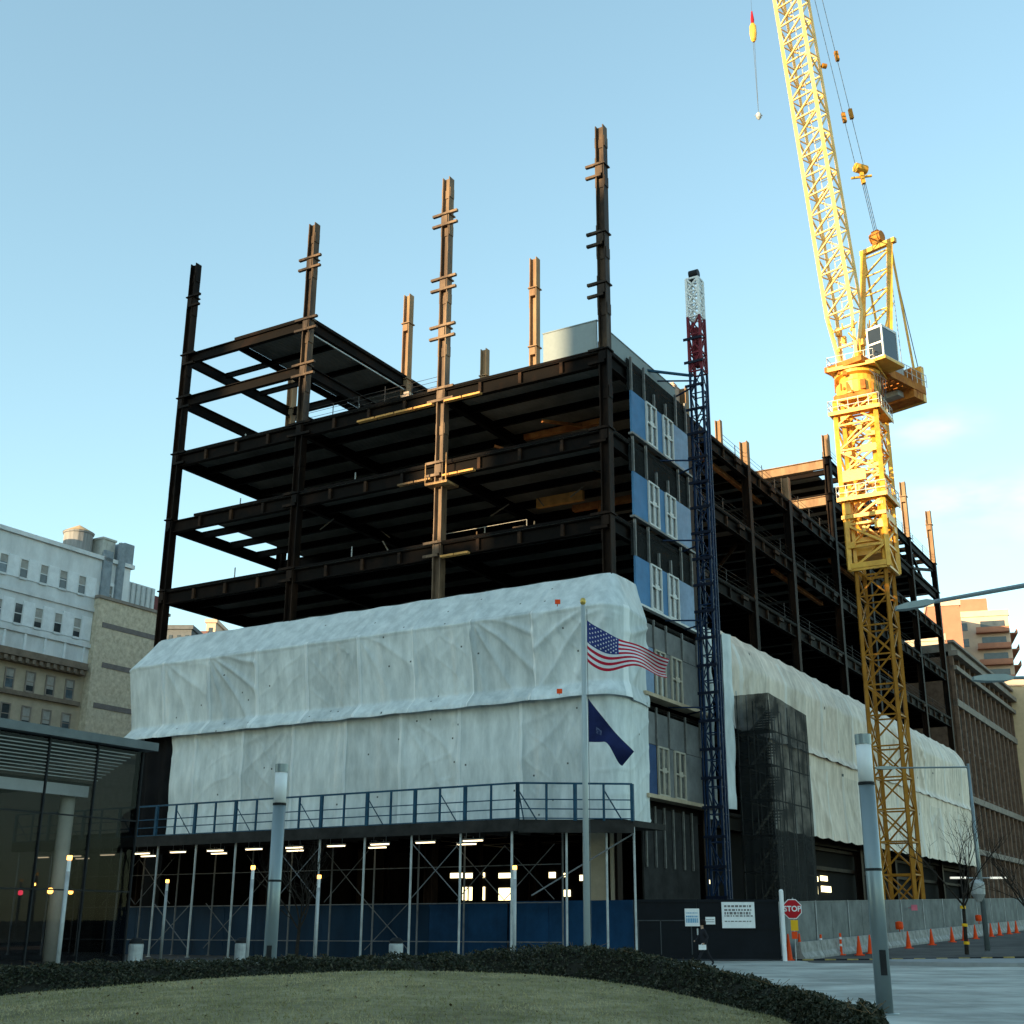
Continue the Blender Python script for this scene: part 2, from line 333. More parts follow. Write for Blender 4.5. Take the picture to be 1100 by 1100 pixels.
for i,x in enumerate(XS):
    for j,t in enumerate(TS):
        top=35.2
        if j==0: top=48.5
        elif j==1 and i>0: top=48.2
        elif j==2 and i>=2: top=48.2
        elif j>=7: top=47.4
        elif j>=4: top=43.2
        if i==0 and j in(1,2,3): top=35.3
        mhi=MB(); mlo=MB(); zsplit=(L2 if i==1 else L5) if (j==0 and i<3) else ((L5 if j<4 or i else L7) if (j and top>35) else -1)
        lv=[L6,L7,L8] if top>45 else ([L6,L7] if top>42 else [])
        if j==0: lv=[L3,L4,L5,L6,L7,L8]
        for z in lv:
            mb=mhi if z>zsplit+.1 else mlo
            if j<3 or i==0:
                for dz in (-.05,-.85):
                    xa=x-.95 if i<3 else x-.1; xb=x+.95 if (i>0 and z>L5-1) else x+.1
                    if j==0: mb.box(xa,xb,t-.36,t-.16,z+dz-.08,z+dz+.08)
                mb.box(x-.38,x+.38,t-.38,t+.38,z-.12,z-.04); mb.box(x-.36,x-.265,t-.2,t+.2,z-1.6,z+.5); mb.box(x-.2,x+.2,t-.34,t-.165,z-.75,z-.2)
        if j==0:
            for z in (L5+2.2,L6+1.6,L8-1.6,L8+1.2,L4+1.8):
                mb=mhi if z>zsplit+.1 else mlo
                mb.box(x-.33,x-.27,t-.24,t+.24,z,z+.7); mb.box(x+.27,x+.33,t-.24,t+.24,z,z+.7); mb.box(x-.14,x+.14,t-.09,t-.02,z,z+.6)
        dl=mat('sunlit_front_column',(.10,.066,.045),.5,c2=(.24,.16,.10),fac=(.42,.62),scale=.8,stretch=(1,1,.25)); dl2=mat('sunlit_column_top',(.030,.021,.016),.5,c2=(.14,.09,.055),fac=(.45,.65),scale=.7,stretch=(1,1,.25))  # lighter copies of the column steel, sunlight put into the colour
        def add(m2,z0,z1,w=.56):
            h=hcol(x,t,z0,z1,w); m2.v+=[]; k=len(m2.v); m2.v+=h.v; m2.f+=[[q+k for q in f] for f in h.f]; m2.mi+=h.mi; return m2
        if j==0 and i<3:
            zc=L2 if i==1 else L5
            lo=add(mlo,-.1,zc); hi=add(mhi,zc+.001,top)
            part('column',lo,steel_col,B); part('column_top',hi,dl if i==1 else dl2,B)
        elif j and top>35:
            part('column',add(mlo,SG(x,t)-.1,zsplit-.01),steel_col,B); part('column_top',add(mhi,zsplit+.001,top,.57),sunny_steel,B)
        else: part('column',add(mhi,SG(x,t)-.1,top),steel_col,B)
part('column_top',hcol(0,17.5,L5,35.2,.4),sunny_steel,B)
FULL=[(L0,'full'),(L1,'full'),(L2,'full'),(L3,'full'),(L4,'gap'),(L5,'full')]
sec=MB()
def deck_rect(x0,x1,t0,t1,z,lvl):
    m=MB(); m.box(x0,x1,t0,t1,z-.16,z); m.mi=[0,0,1,1,1,1]; part('floor_deck',m,[deckm,steel],B)
def level_beams(z,ts,xi,secondary=True):
    for t in ts:
        pass
for z,k in FULL:
    # perimeter girders
    for i in range(3):
        m=MB(); ibeam(m,(XS[i]-.29,0,z-.17),(XS[i+1]+.29,0,z-.17),.85,.36); part('girder',m,steel,B)
    for j in range(len(TS)-1):
        m=MB(); ibeam(m,(0,TS[j]+.29,z-.17),(0,TS[j+1]-.29,z-.17),.85,.36); part('girder',m,steel,B)
    for j in range(len(TS)-1):
        ibeam(sec,(XS[3],TS[j]+.3,z-.17),(XS[3],TS[j+1]-.3,z-.17),.75)
        ibeam(sec,(XS[1],TS[j]+.3,z-.17),(XS[1],TS[j+1]-.3,z-.17),.7); ibeam(sec,(XS[2],TS[j]+.3,z-.17),(XS[2],TS[j+1]-.3,z-.17),.7)
        for q in range(1,4):
            t=TS[j]+(TS[j+1]-TS[j])*q/4
            ibeam(sec,(-33.7,t,z-.17),(-.2,t,z-.17),.5,.2)
        ibeam(sec,(-33.6,TS[j+1],z-.17),(-.3,TS[j+1],z-.17),.7)
    if k=='full': deck_rect(-34.15,.25,-.25,83.25,z,0)
    else: deck_rect(-31.6,.25,-.25,83.25,z,0)
# upper left frame : L6 beams only, L7 partly decked, bay x -22.6..-33.9
for z,tmax in ((L6,2),(L7,2)):
    m=MB(); ibeam(m,(XS[2]-.29,0,z),(XS[3]+.29,0,z),.75,.34); part('girder',m,steel,B)
    for j in range(tmax):
        m=MB(); ibeam(m,(XS[3],TS[j]+.29,z),(XS[3],TS[j+1]-.29,z),.75); part('girder',m,steel,B)
        m=MB(); ibeam(m,(XS[2],TS[j]+.29,z),(XS[2],TS[j+1]-.29,z),.75); part('girder',m,steel,B)
        ibeam(sec,(XS[2]-.3,TS[j+1],z),(XS[3]+.3,TS[j+1],z),.6)
        for q in (1,2): 
            t=TS[j]+(TS[j+1]-TS[j])*q/3
            if z==L7: ibeam(sec,(XS[2]-.2,t,z),(XS[3]+.2,t,z),.4,.2)
ibeam(sec,(-29.3,0,L7),(-29.3,22.5,L7),.5,.2)
deck_rect(-29.2,-22.4,-.2,22.8,L7+.17,0)
m=MB(); m.bar((-22.5,0,L7-1.0),(-22.5,22,L7-1.0),.08); part('conduit',m,galv,B)
# far section L6, L7 from t=43.6
for z in (L6,L7):
    for j in range(4,8):
        m=MB(); ibeam(m,(0,TS[j]+.29,z-.17),(0,TS[j+1]-.29,z-.17),.85,.36); part('girder',m,steel,B)
        for q in range(4):
            t=TS[j]+(TS[j+1]-TS[j])*q/4
            if q or j>4: ibeam(sec,(-33.7,t,z-.17),(-.3,t,z-.17),.5,.2)
    for i in range(3):
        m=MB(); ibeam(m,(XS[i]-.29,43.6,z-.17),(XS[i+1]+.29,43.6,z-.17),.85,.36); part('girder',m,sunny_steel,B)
    deck_rect(-34,-2.2 if z==L7 else .25,46 if z==L7 else 43.4,83.2,z,0)
m=MB(); m.bar((-.1,71.9,L6+.1),(-.1,82.6,L7-.9),.3); part('brace',m,steel,B)
m=MB(); m.bar((-.1,71.9,L7-.9),(-.1,77,L6+.1),.25); part('brace',m,steel,B)
part('floor_beam',sec,steel,B,kind='stuff')
random.seed(77); m=MB()
for _ in range(120):
    z=random.choice((L3,L4,L5,L3,L4)); x=random.uniform(-31,-2); t=random.uniform(1.5,9); k=random.random()
    if z==L5: t=random.uniform(1,20); 
    if z==L4 and x<-30: continue
    if k<.35: m.box(x,x+random.uniform(.3,1.6),t,t+.5,z+.02,z+random.uniform(.3,1.0))
    elif k<.6: m.bar((x,t,z+.1),(x+random.uniform(-3,3),t+random.uniform(-1,1),z+.15),.1)
    elif k<.8 and z<L5: m.bar((x,t,z-.9 if z>L3 else z+.1),(x+random.uniform(-1.5,1.5),t,z-1.5 if z>L3 else z+1.5),.07)
    elif k<.85: m.tube((x,t,z),(x,t,z+random.uniform(1.2,2.4)),.04,5)
part('deck_clutter',m,mat('clutter_brown',(.10,.065,.04),.8,c2=(.22,.2,.17),fac=(.45,.55),scale=.4),B,kind='stuff')
# hanger angles and bolted connection plates along the fascia girders
m=MB()
for z in (L2,L3,L4,L5):
    for i in range(3):
        for q in range(1,4):
            x=XS[i]-11.3*q/4; m.box(x-.1,x+.1,-.2,-.03,z-.95,z-.25)
    for q in range(30):
        t=13+q*2.4; m.box(.05,.19,t-.08,t+.08,z-.95,z-.25)
        if q%3==0: m.box(.2,.36,t-.5,t+.5,z-.55,z-.3)
part('connection_plate',m,mat('rust_plate',(.008,.005,.004),.7,c2=(.05,.024,.012),fac=(.4,.6),scale=.7),B,kind='stuff')
sunpatch=mat('sun_patch_orange',(.20,.07,.025),.8,c2=(.40,.17,.06),fac=(.4,.6),scale=.8)  # orange painted for the warm sun patches inside the frame
for (a,b,w_) in (((-6.5,4,L4+3.2),(-4.2,9,L4+3.9),.18),((-9.5,7,L5-1.2),(-3.5,7,L5-1.2),.35),((-7,9,L4-1.1),(-1,9,L4-1.1),.4),((-10,4,L4+2.2),(-7.5,6,L4+1.2),.15),((-26,10,L4+3),(-23,10,L4+4),.16),((-5,9,L3+.3),(-5,9,L4-.9),.3),((-1,16,L5-1),(-1,28,L5-1),.3),((-1,30,L4-1),(-1,42,L4-1),.3),((-1.2,46,L5-1),(-1.2,60,L5-1),.3)):
    m=MB(); m.bar(a,b,w_); part('sun_patch_beam',m,sunpatch,B)
# diagonal interior braces
for (x,t,z0,z1,dx) in ((-8,11.4,L4+.1,L5-.9,-3),(-14,11.4,L3+.1,L4-.9,3),(-5,22.5,L3,L4-.9,4),(-28,11.4,L3,L4-.9,4)):
    m=MB(); m.bar((x,t,z0),(x+dx,t,z1),.2); part('brace',m,steel_col,B)
# black core and rear walls, added so no horizon light shows through
m=MB(); m.box(-30,-12,40,78,.0,L2); part('blackout_core',m,concrete if False else black,B)
m=MB(); m.box(-33.9,0,82.2,82.5,1.5,L1-.3); part('blackout_wall',m,black,B)
m=MB(); m.box(-34.2,-33.95,2,82,0,L0-.2); part('blackout_wall',m,black,B)
m=MB(); m.box(-33.7,-.5,30,30.2,.3,L0-.2); part('blackout_wall',m,black,B)
# sunlit openings at the back of ground storey, drawn as glowing panels
def litopen(px0,px1,py0,py1,parent,t,kindname='glow_opening'):
    pts=[]
    for px,py in ((px0,py1),(px1,py1),(px1,py0),(px0,py0)):
        a,b=ray(px,py) # intersect plane y_local=t : direction v=(.5,.866)
        # (aY-C0x)*.5+(Y-C0y)*.866=t
        Y=(t+C0[0]*.5+C0[1]*.866)/(a*.5+.866); X=a*Y
        xl=(X-C0[0])*.866-(Y-C0[1])*.5; pts.append((xl,t,HC+b*Y))
    x0,x1=pts[0][0],pts[1][0]; z0,z1=min(p[2] for p in pts),max(p[2] for p in pts)
    m=MB(); m.box(x0,x1,t-.06,t-.01,z0,z1); return part(kindname,m,glowopen,parent)
for q in ((484,497,938,943),(499,521,938,943),(497,502,953,967),(504,521,953,967),(536,553,938,943),(536,552,954,967),(590,597,937,943),(604,609,938,942),(606,613,956,963),(623,629,940,946),(656,662,942,948)):
    litopen(*q,B,29.97)
for (px0,px1,py0,py1,t) in ((868,879,941,946,33),(882,889,941,946,33.8),(869,879,952,960,33),(883,893,952,958,33.8),(757,763,945,949,13)):
    a,b=ray((px0+px1)/2,(py0+py1)/2)
    # plane x_local=-.55
    xl=-.55; # (aY-4.05)*.866-(Y-66)*.5=xl
    def onx(px,py):
        a,b=ray(px,py); Y=(xl+4.05*.866-66*.5)/(a*.866-.5); X=a*Y; return ((X-4.05)*.5+(Y-66)*.866,HC+b*Y)
    t0,zb=onx(px0,py1); t1,_=onx(px1,py1); _,zt=onx((px0+px1)/2,py0)
    m=MB(); m.box(-.6,-.54,t0,t1,zb,zt); part('glow_opening',m,glowopen,B)
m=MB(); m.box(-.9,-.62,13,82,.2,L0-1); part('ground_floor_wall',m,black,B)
# ground storey girts on the street side
for z in (5.6,7.0):
    m=MB(); m.box(-.5,-.3,24,82,z,z+.25); part('girt',m,steel_col,B)
boardstreak=mat('board_and_streak_brown',(.16,.10,.055),.8,c2=(.45,.27,.12),fac=(.45,.6),scale=1.3)  # colour of the work platform and of one painted sunlit streak
m=MB(); m.box(-44,-34.2,2,2.2,0,7.6); part('blackout_wall',m,black,B)
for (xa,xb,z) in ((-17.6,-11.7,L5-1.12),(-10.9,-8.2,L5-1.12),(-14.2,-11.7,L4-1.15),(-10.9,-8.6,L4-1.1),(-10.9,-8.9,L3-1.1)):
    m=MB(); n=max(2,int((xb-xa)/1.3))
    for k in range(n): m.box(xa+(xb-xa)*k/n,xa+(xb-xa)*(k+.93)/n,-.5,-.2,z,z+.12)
    part('sunlit_strip',m,boardstreak if xb<-10 and z<L4 else MATS['sun_streak_orange'],B,kind='stuff')  # strips added as sunlit streaks on the bottom flanges
m=MB(); m.box(-9.0,-5.6,7.6,7.9,L4-1.1,L4-.45); part('sunlit_strip',m,MATS['sun_streak_orange'],B)  # strip added as the sunlit patch of an inner deck edge
m=MB(); m.box(-12,-10.4,-.7,.6,L4-1.6,L4-1.45); m.bar((-12,-.65,L4-1.5),(-12,-.65,L4-.2),.06); m.bar((-10.5,-.65,L4-1.5),(-10.5,-.65,L4+.3),.06); part('work_platform',m,boardstreak,B)
# guard rails : front, left and street side of decks
def guard(a,b,z,n,h=1.1):
    m=MB(); a=Vector((a[0],a[1],z));b=Vector((b[0],b[1],z))
    for i in range(n+1):
        p=a.lerp(b,i/n); m.tube(p,p+Vector((0,0,h+.25*(i%3==0))),.032,6)
    for hh in (.45,.8,h): m.tube(a+Vector((0,0,hh)),b+Vector((0,0,hh)),.016,5)
    part('guardrail',m,cable,B)
for z in (L2,L3,L4):
    guard((-.1,12),(-.1,82),z,12)
guard((-22.4,.3),(-11.8,.3),L5,5); guard((-22,9),(-12,9),L5,5); guard((-.1,18),(-.1,43),L5,9); guard((-.1,44),(-.1,83),L7,9)
cable=MATS['sunlit_cable']; guard((-21,5.5),(-8,5.5),L4,3,1.6); guard((-13,3),(-7,3),L3,2,1.6); cable=MATS['guard_cable']; guard((-31,4),(-14,4),L3,6,1.3); guard((-20,7),(-3,7),L3,6,1.3)  # pale cable copy for the rails in the sun near the second column
for (x,t,h) in ((-30.5,3,1.9),(-31.5,8,2.2),(-27,14,1.9),(-19.5,2,1.5)):
    for z in (L5,L4,L3):
        m=MB(); m.tube((x,t,z),(x,t,z+h),.045,6); part('temporary_post',m,galv,B)
# deck clutter on the roof level
def clutter(name,x0,x1,y0,y1,z0,z1,mt):
    m=MB(); m.box(x0,x1,y0,y1,z0,z1); m.box(x0-.04,x1+.04,y0-.04,y1+.04,z1,z1+.06); return m
part('parapet_screen',clutter('p',-4.1,-.5,-.05,.05,L5,L5+1.95,0),panel_grey if False else mat('grey_parapet_board',(.26,.30,.31),.8,var=.04,scale=5),B)
part('parapet_screen',clutter('p',.0,.1,.6,9.8,L5,L5+1.25,0),MATS['grey_parapet_board'],B)
# corner window bay on the street side
def window(t0,t1,z0,z1,dull=False):
    fm=MATS['beige_window_frame'] if dull else window_white; x=.42; m=MB(); fw=.10
    m.box(x-.05,x+.06,t0,t0+fw,z0,z1); m.box(x-.05,x+.06,t1-fw,t1,z0,z1); m.box(x-.05,x+.06,t0+fw,t1-fw,z0,z0+fw); m.box(x-.05,x+.06,t0+fw,t1-fw,z1-fw,z1)
    tm=(t0+t1)/2; zm=z0+(z1-z0)*.52
    m.box(x-.03,x+.05,tm-.07,tm+.07,z0+fw,z1-fw); m.box(x-.03,x+.04,t0+fw,tm-.07,zm-.05,zm+.05); m.box(x-.03,x+.04,tm+.07,t1-fw,zm-.05,zm+.05)
    m.box(x+.05,x+.065,tm-.26,tm+.3,zm-.12,zm+.16)
    w=part('window',m,fm,B); g=MB(); g.box(x-.045,x-.035,t0+fw,t1-fw,z0+fw,z1-fw); part('pane',g,MATS['curtained_glass'],w)
mat('curtained_glass',(.055,.06,.06),.2,c2=(.13,.13,.12),fac=(.45,.6),scale=1.5,spec=.6); mat('beige_window_frame',(.42,.38,.31),.6,var=.12,scale=2)
def panel(t0,t1,z0,z1,mt,lab=None):
    m=MB(); m.box(.25,.38,t0,t1,z0,z1); part('cladding_panel',m,mt,B,label=lab)
for z in (L4,L3,L2):
    zb,zt=z+.55,z+3.25
    panel(2.6,4.45,zb,zt,panel_blue); panel(6.02,6.9,zb,zt,panel_blue); panel(8.5,10.9,zb,zt,panel_pale)
    window(4.5,5.98,zb,zt); window(6.95,8.45,zb,zt)
    m=MB(); m.box(.2,.5,2.4,11.2,zb-.14,zb-.02); part('sill_rail',m,window_white if z==L2 else stud,B)
    m=MB(); m.box(.18,.24,2.4,11.2,zt+.02,z+5.0+.3); part('spandrel_net',m,net,B)
    for t in (2.7,4.5,5.9,7.6,9.2,10.8):
        m=MB(); m.box(.26,.40,t-.06,t+.06,zt,z+4.2 if t in(5.9,7.6) else z+5.45); part('steel_stud',m,stud,B)
# lower, dull storeys
for z,zb in ((L1,L1+.55),(L0,L0+.1)):
    zt=zb+2.7
    panel(2.6,4.6,zb,zt,panel_pale if z==L1 else mat('navy_panel',(.035,.07,.16),.6,var=.2)); panel(6.2,6.9,zb,zt,panel_grey); panel(8.5,11,zb,zt,panel_grey)
    window(4.7,6.15,zb,zt,True); window(6.95,8.45,zb,zt,True)
    panel(2.6,11,zt+.03,z+4.6,panel_grey)
    m=MB(); m.box(.15,1.0,2.2,11.5,zb-.3,zb-.1); part('sill_rail',m,mat('raw_timber',(.42,.34,.24),.8,var=.2),B)
    for t in (2.7,4.6,6.3,8.6,10.8):
        m=MB(); m.box(.39,.50,t-.05,t+.05,zt,z+4.9); part('steel_stud',m,stud,B)
# ground storey at the corner
m=MB(); m.box(.1,.2,3,10.5,.2,L0-.6); part('ground_floor_wall',m,mat('dark_stucco',(.03,.03,.03),.9,var=.4,scale=1),B)
for t in (3.2,4.4,5.6,6.8,8.2,9.4):
    m=MB(); m.box(.24,.34,t-.05,t+.05,4.6,L0-.5); part('steel_stud',m,stud,B)
m=MB(); m.box(-1.8,.0,-.1,.1,2.6,6.2); part('cladding_panel',m,beige,B)
# ------------------------------------------------------------------ tarps
def smooth(x): x=max(0,min(1,x)); return x*x*(3-2*x)
def wr(u,d,H,seed):
    c=3.9; u0=u; u=u+seed*.37; k=math.floor(u/c); random.seed(int(k*31+seed)); typ=random.random(); amp=random.choice((.0,.012,.03,.06)); n=random.uniform(5,10); ph=random.uniform(0,6)
    lx=u-k*c; out=0; hk=max(0,min(1,(d-BAND)/.9)); dd=max(0,d-BAND)
    sx=lx if typ<.5 else c-lx
    wob=.35*mn.noise(Vector((u*.5,d*.3,seed+2)))
    ang=math.atan2(dd+.12,sx+.12); rr=math.hypot(sx,dd)
    r1=math.sin(ang*n+ph+wob*2); out+=amp*(1-abs(r1))**2*2.2*smooth(rr/.8)*smooth((H-d)/.8)*hk*(1.3 if .2<typ<.8 else .5)
    r2=math.sin(u*(3.1+typ*3)+wob*4+ph); out+=.03*(1-abs(r2))**4*hk*(1 if typ>.4 else .4)
    r3=math.sin(u*2.3-d*2.0+ph+wob*5); out+=.055*(1-abs(r3))**8*hk*(1 if typ>.62 else 0)*smooth(lx/.6)*smooth((c-lx)/.6)
    r4=math.sin(u*1.6+d*2.4-ph+wob*4); out+=.055*(1-abs(r4))**9*hk*(1 if typ<.3 else 0)*smooth(lx/.6)*smooth((c-lx)/.6)
    r5=math.sin(u*(6+3*typ)+d*.15+wob*1.5); out+=.014*(1-abs(r5))**3*hk*(.4+typ)
    out+=.04*mn.noise(Vector((u*.3,d*.25,seed+5)))*hk+.008*mn.noise(Vector((u*2.6,d*1.4,seed+9)))
    out-=.09*math.sin(PI*lx/c)*(.4+.6*hk)
    e=min(lx,c-lx); out+=.10*(1-smooth(e/.13))
    return out
BAND=0
def sheet(path,prof,seed,step=.16,sag=.0):
    """path: list of (x,y,nx,ny,k), prof: list of (outset,z)"""
    seg=[0]
    for a,b in zip(path,path[1:]): seg.append(seg[-1]+math.hypot(b[0]-a[0],b[1]-a[1])+.0001)
    tot=seg[-1]; pl=[0]
    for a,b in zip(prof,prof[1:]): pl.append(pl[-1]+math.hypot(b[0]-a[0],b[1]-a[1]))
    H=pl[-1]
    def at(P,S_,t):
        for i in range(len(S_)-1):
            if t<=S_[i+1] or i==len(S_)-2:
                f=(t-S_[i])/(S_[i+1]-S_[i]); return [p+(q-p)*f for p,q in zip(P[i],P[i+1])]
    def fn(u,v):
        x,y,nx,ny,k=at(path,seg,u*tot); o,z=at(prof,pl,v*H); d=v*H
        w=wr(u*tot,d,H,seed); edge=smooth(v*8)
        l=math.hypot(nx,ny); o2=o*k+w*edge
        z2=z+.05*mn.noise(Vector((u*tot*.5,seed,0)))+(sag*(-abs(math.sin(PI*u*tot/2.8))) if v<.02 or v>.98 else 0)
        return (x+nx/l*o2,y+ny/l*o2,z2)
    NU,NV=int(tot/step),max(8,int(H/step)); cc=3.9; rng=random.Random(seed)
    dots={(rng.randrange(NU),rng.randrange(NV)) for _ in range(int(NU*NV*.0012))}
    def mf(i,j):
        u=(i+.5)/NU*tot+seed*.37; e=u%cc; e=min(e,cc-e)
        if (i,j) in dots and j>3: return 2
        return 1 if (e<step*.75 and j*H/NV>BAND) else (3 if (j*H/NV>BAND and math.floor(u/cc)*7%5<2) else 0)
    m=MB(); m.grid(NU,NV,fn,mf); random.seed(11); return m
front=[(-33.5,4,-1,0,.35),(-33.5,1,-1,0,.35),(-33.5,0,-.5,-.86,.9),(-33,0,-.05,-1,1),(-1.0,0,0,-1,1),(-.3,-.1,0.03,-1,1),(.15,-.05,.35,-.95,.98),(.25,.3,1,-.4,.46),(.25,1.4,1,0,.38),(.25,2.6,1,0,.32)]
TP1=[(.25,19.9),(1.3,18.75),(2.4,17.6),(2.33,17.5),(2.15,16),(1.95,14.8),(1.85,13.75),(1.9,13.66),(2.55,13.05),(2.58,12.9)]
BAND=2.9
solo('scaffold_tarp',sheet(front,TP1,3,.10,sag=.04),[tarpm,seamm,grommet,tarpd],'upper tier of pale white tarp wrapped round the front scaffold, with sloping top edge','tarp',(-17,-2,13),group='white tarps on the scaffold',smooth=True)
BAND=0
front2=[(-29.3,0,-.3,-1,1.02),(-29,0,0,-1,1)]+front[4:]
solo('scaffold_tarp',sheet(front2,[(2.1,13.1),(2.0,12),(2.05,10),(1.95,8.4),(2.0,6.7)],17,.10),[tarpm,seamm,grommet,tarpd],'lower tier of pale white tarp on the front scaffold above the blue railing','tarp',(-17,-2,7),group='white tarps on the scaffold',smooth=True)
side=[(.2,14.6,1,0,.7),(.2,17,1,0,1),(.2,79,1,0,1),(.2,81,.9,.4,1.1),(.2,82,.5,.9,1),(-2,82.3,0,1,.6)]
BAND=1.0
solo('scaffold_tarp',sheet(side,[(.3,19.7),(1.0,18.7),(1.5,17.4),(1.35,15),(1.3,13.7),(1.55,13.3)],29,.2,sag=.10),[tarpw,seamw,grommet,tarpx],'upper tier of dusty white tarp running along the street side behind the crane','tarp',(1,48,13),group='white tarps on the scaffold',smooth=True)
side2=[(.2,20,1,0,.9)]+side[2:]
solo('scaffold_tarp',sheet(side2,[(1.4,13.4),(1.3,11.5),(1.35,9.5),(1.5,7.6)],41,.2,sag=.10),[tarpw,seamw,grommet,tarpx],'lower tier of stained white tarp along the street side behind the crane','tarp',(1,48,7.5),group='white tarps on the scaffold',smooth=True)
def strip(x,t0,t1,z0,z1,seed,lab):
    m=MB(); m.grid(8,60,lambda u,v:(x+.12*math.sin(u*7+v*2+seed)+.1*mn.noise(Vector((u*2,v*9,seed))),t0+(t1-t0)*u+.12*mn.noise(Vector((v*7,seed,0))),z1+(z0-z1)*v))
    solo('tarp_strip',m,tarpm,lab,'tarp',(x,t0,z0),smooth=True)
strip(.7,11.3,12.7,7.6,19.2,3,'narrow white tarp strip hanging just left of the blue hoist mast')
strip(2.1,10.6,12.2,8.1,18.6,8,'narrow white tarp strip hanging just right of the blue hoist mast')
# orange tags
for (px,py,Y,lab) in ((599,647,64.6,'small orange tag on the upper front tarp'),(601,743,64.3,'small orange tag on the ledge between the front tarps')):
    x,y,z=W(px,py,Y-1.0); m=MB(); m.box(x-.14,x+.14,y-.05,y,z-.1,z+.14); m.box(x-.02,x+.02,y,y+.9,z,z+.03); solo('orange_tag',m,orange,lab,'tag',(x,y,z),'W')
# black net at the left end
m=MB(); m.grid(30,40,lambda u,v:(-29.15-4.9*u,-1.9+.9*u*u+.12*math.sin(u*19)+.1*mn.noise(Vector((u*5,v*6,2))),13.0-.9*(u if u>.9 else 0)*u-(.5*(1-min(1,u*6))**2)-(13.0-5.8)*v))
solo('debris_net',m,mat('black_net',(.006,.006,.007),.9,var=.4),'black netting hung at the left end of the front scaffold, beside the glass pavilion','net',(-33,-1.5,6),smooth=True)
# stair tower wrapped in dark net
ST=thing('stair_tower','scaffold stair tower wrapped in dark netting beside the hoist mast','stair tower',(3,16.5,.15))
x0,x1,t0,t1,zt=1.9,4.1,12.9,19.9,15.0
m=MB(); g=lambda a,b:m.grid(14,40,lambda u,v:(a[0]+(b[0]-a[0])*u+.05*mn.noise(Vector((u*5,v*9,a[0]))),a[1]+(b[1]-a[1])*u+.05*math.sin(u*25+v*3),zt-.4*u*(a[1]!=b[1])+(1.2-zt)*v))
g((x0,t0),(x1,t0)); g((x1,t0),(x1,t1)); part('netting',m,net,ST,smooth=True)
for x in (x0+.1,(x0+x1)/2,x1-.1):
    for t in (t0+.15,t0+1.8,t0+3.5,t0+5.2,t1-.15):
        m=MB(); m.tube((x,t,.1),(x,t,zt+.3 if x<3 else zt-.4),.035,6); part('pole',m,galv,ST)
for k in range(7):
    z=.5+k*2.05; m=MB()
    for x in (x0+.1,x1-.1): m.bar((x,t0,z),(x,t1,z),.06)
    m.box(x0+.1,x1-.1,t0+.1,t0+1.5,z,z+.05); part('landing',m,dark_steel,ST)
    m=MB(); 
    for s in range(9): m.box(x0+.2,x0+1.1,t0+1.5+s*.42,t0+1.8+s*.42,z+s*.225,z+s*.225+.05)
    m.bar((x0+.2,t0+1.5,z),(x0+.2,t0+5.3,z+2),.06,.2); part('stair_flight',m,stud,ST)
# ------------------------------------------------------------------ sidewalk shed
SH=thing('sidewalk_shed','long dark sidewalk shed with blue railing on pipe legs along the building front','sidewalk shed',(-17,-4,0))
XA,XB=-38.5,-2.2; YF,YB=-6.0,-1.4; ZD=6.5
m=MB(); m.box(XA,XB,YF,YB,ZD-.12,ZD); part('deck',m,sheddark,SH)
m=MB(); m.box(XA,XB+.1,YF-.12,YF-.02,ZD-.55,ZD+.02); part('fascia',m,sheddark,SH)
m=MB()
for i in range(26): x=XA+.7+i*1.4; m.bar((x,YF+.05,ZD-.28),(x,YB,ZD-.28),.14,.3)
part('joist',m,sheddark,SH,kind='stuff')
# return along the corner
m=MB(); m.hexa([(XB,YF,ZD-.3),(2.4,YF+3.2,ZD-.3),(2.6,0.6,ZD-.3),(XB,YB,ZD-.3),(XB,YF,ZD),(2.4,YF+3.2,ZD),(2.6,.6,ZD),(XB,YB,ZD)]); part('deck',m,sheddark,SH)
m=MB(); m.bar((XB+.1,YF-.1,ZD-.4),(2.5,YF+3.1,ZD-.4),.1,.45); part('fascia',m,sheddark,SH)
def railing(a,b,n,h=1.72):
    a=Vector(a);b=Vector(b); m=MB()
    for hh in (h,.95,.5,.06): m.bar(a+Vector((0,0,hh)),b+Vector((0,0,hh)),.06,.09 if hh==h else .05)
    part('rail',m,shedblue,SH)
    for i in range(n+1):
        p=a.lerp(b,i/n); m=MB(); w=.15 if i%2==0 else .09; m.bar(p-Vector((0,0,.05)),p+Vector((0,0,h)),w)
        if i%3==0: q=a.lerp(b,min(1,(i+.45)/n)); m.bar(p+Vector((0,.05,1.4)),q+Vector((0,.6,.0)),.05)
        part('rail_post',m,shedblue,SH)
railing((XA,YF,ZD),(XB,YF,ZD),24); railing((XB,YF,ZD),(2.4,YF+3.2,ZD),4)
legx=[-.0,-2.9,-5.4]+[]
nl=13
for row,y in enumerate((YF+.15,YB-.3)):
    for i in range(nl):
        x=XB-.4-i*2.95+(.5 if row else 0)
        m=MB(); m.tube((x,y,0),(x,y,ZD-.35),.06 if row==0 else .05,8); m.tube((x,y,0),(x,y,.04),.14,8); part('leg',m,galv if row==0 else dimpipe,SH)
for x,y in ((1.0,-2.9),(2.3,-2.5),(-.4,-4.4)):
    m=MB(); m.tube((x,y,0),(x,y,ZD-.3),.06,8); part('leg',m,galv,SH)
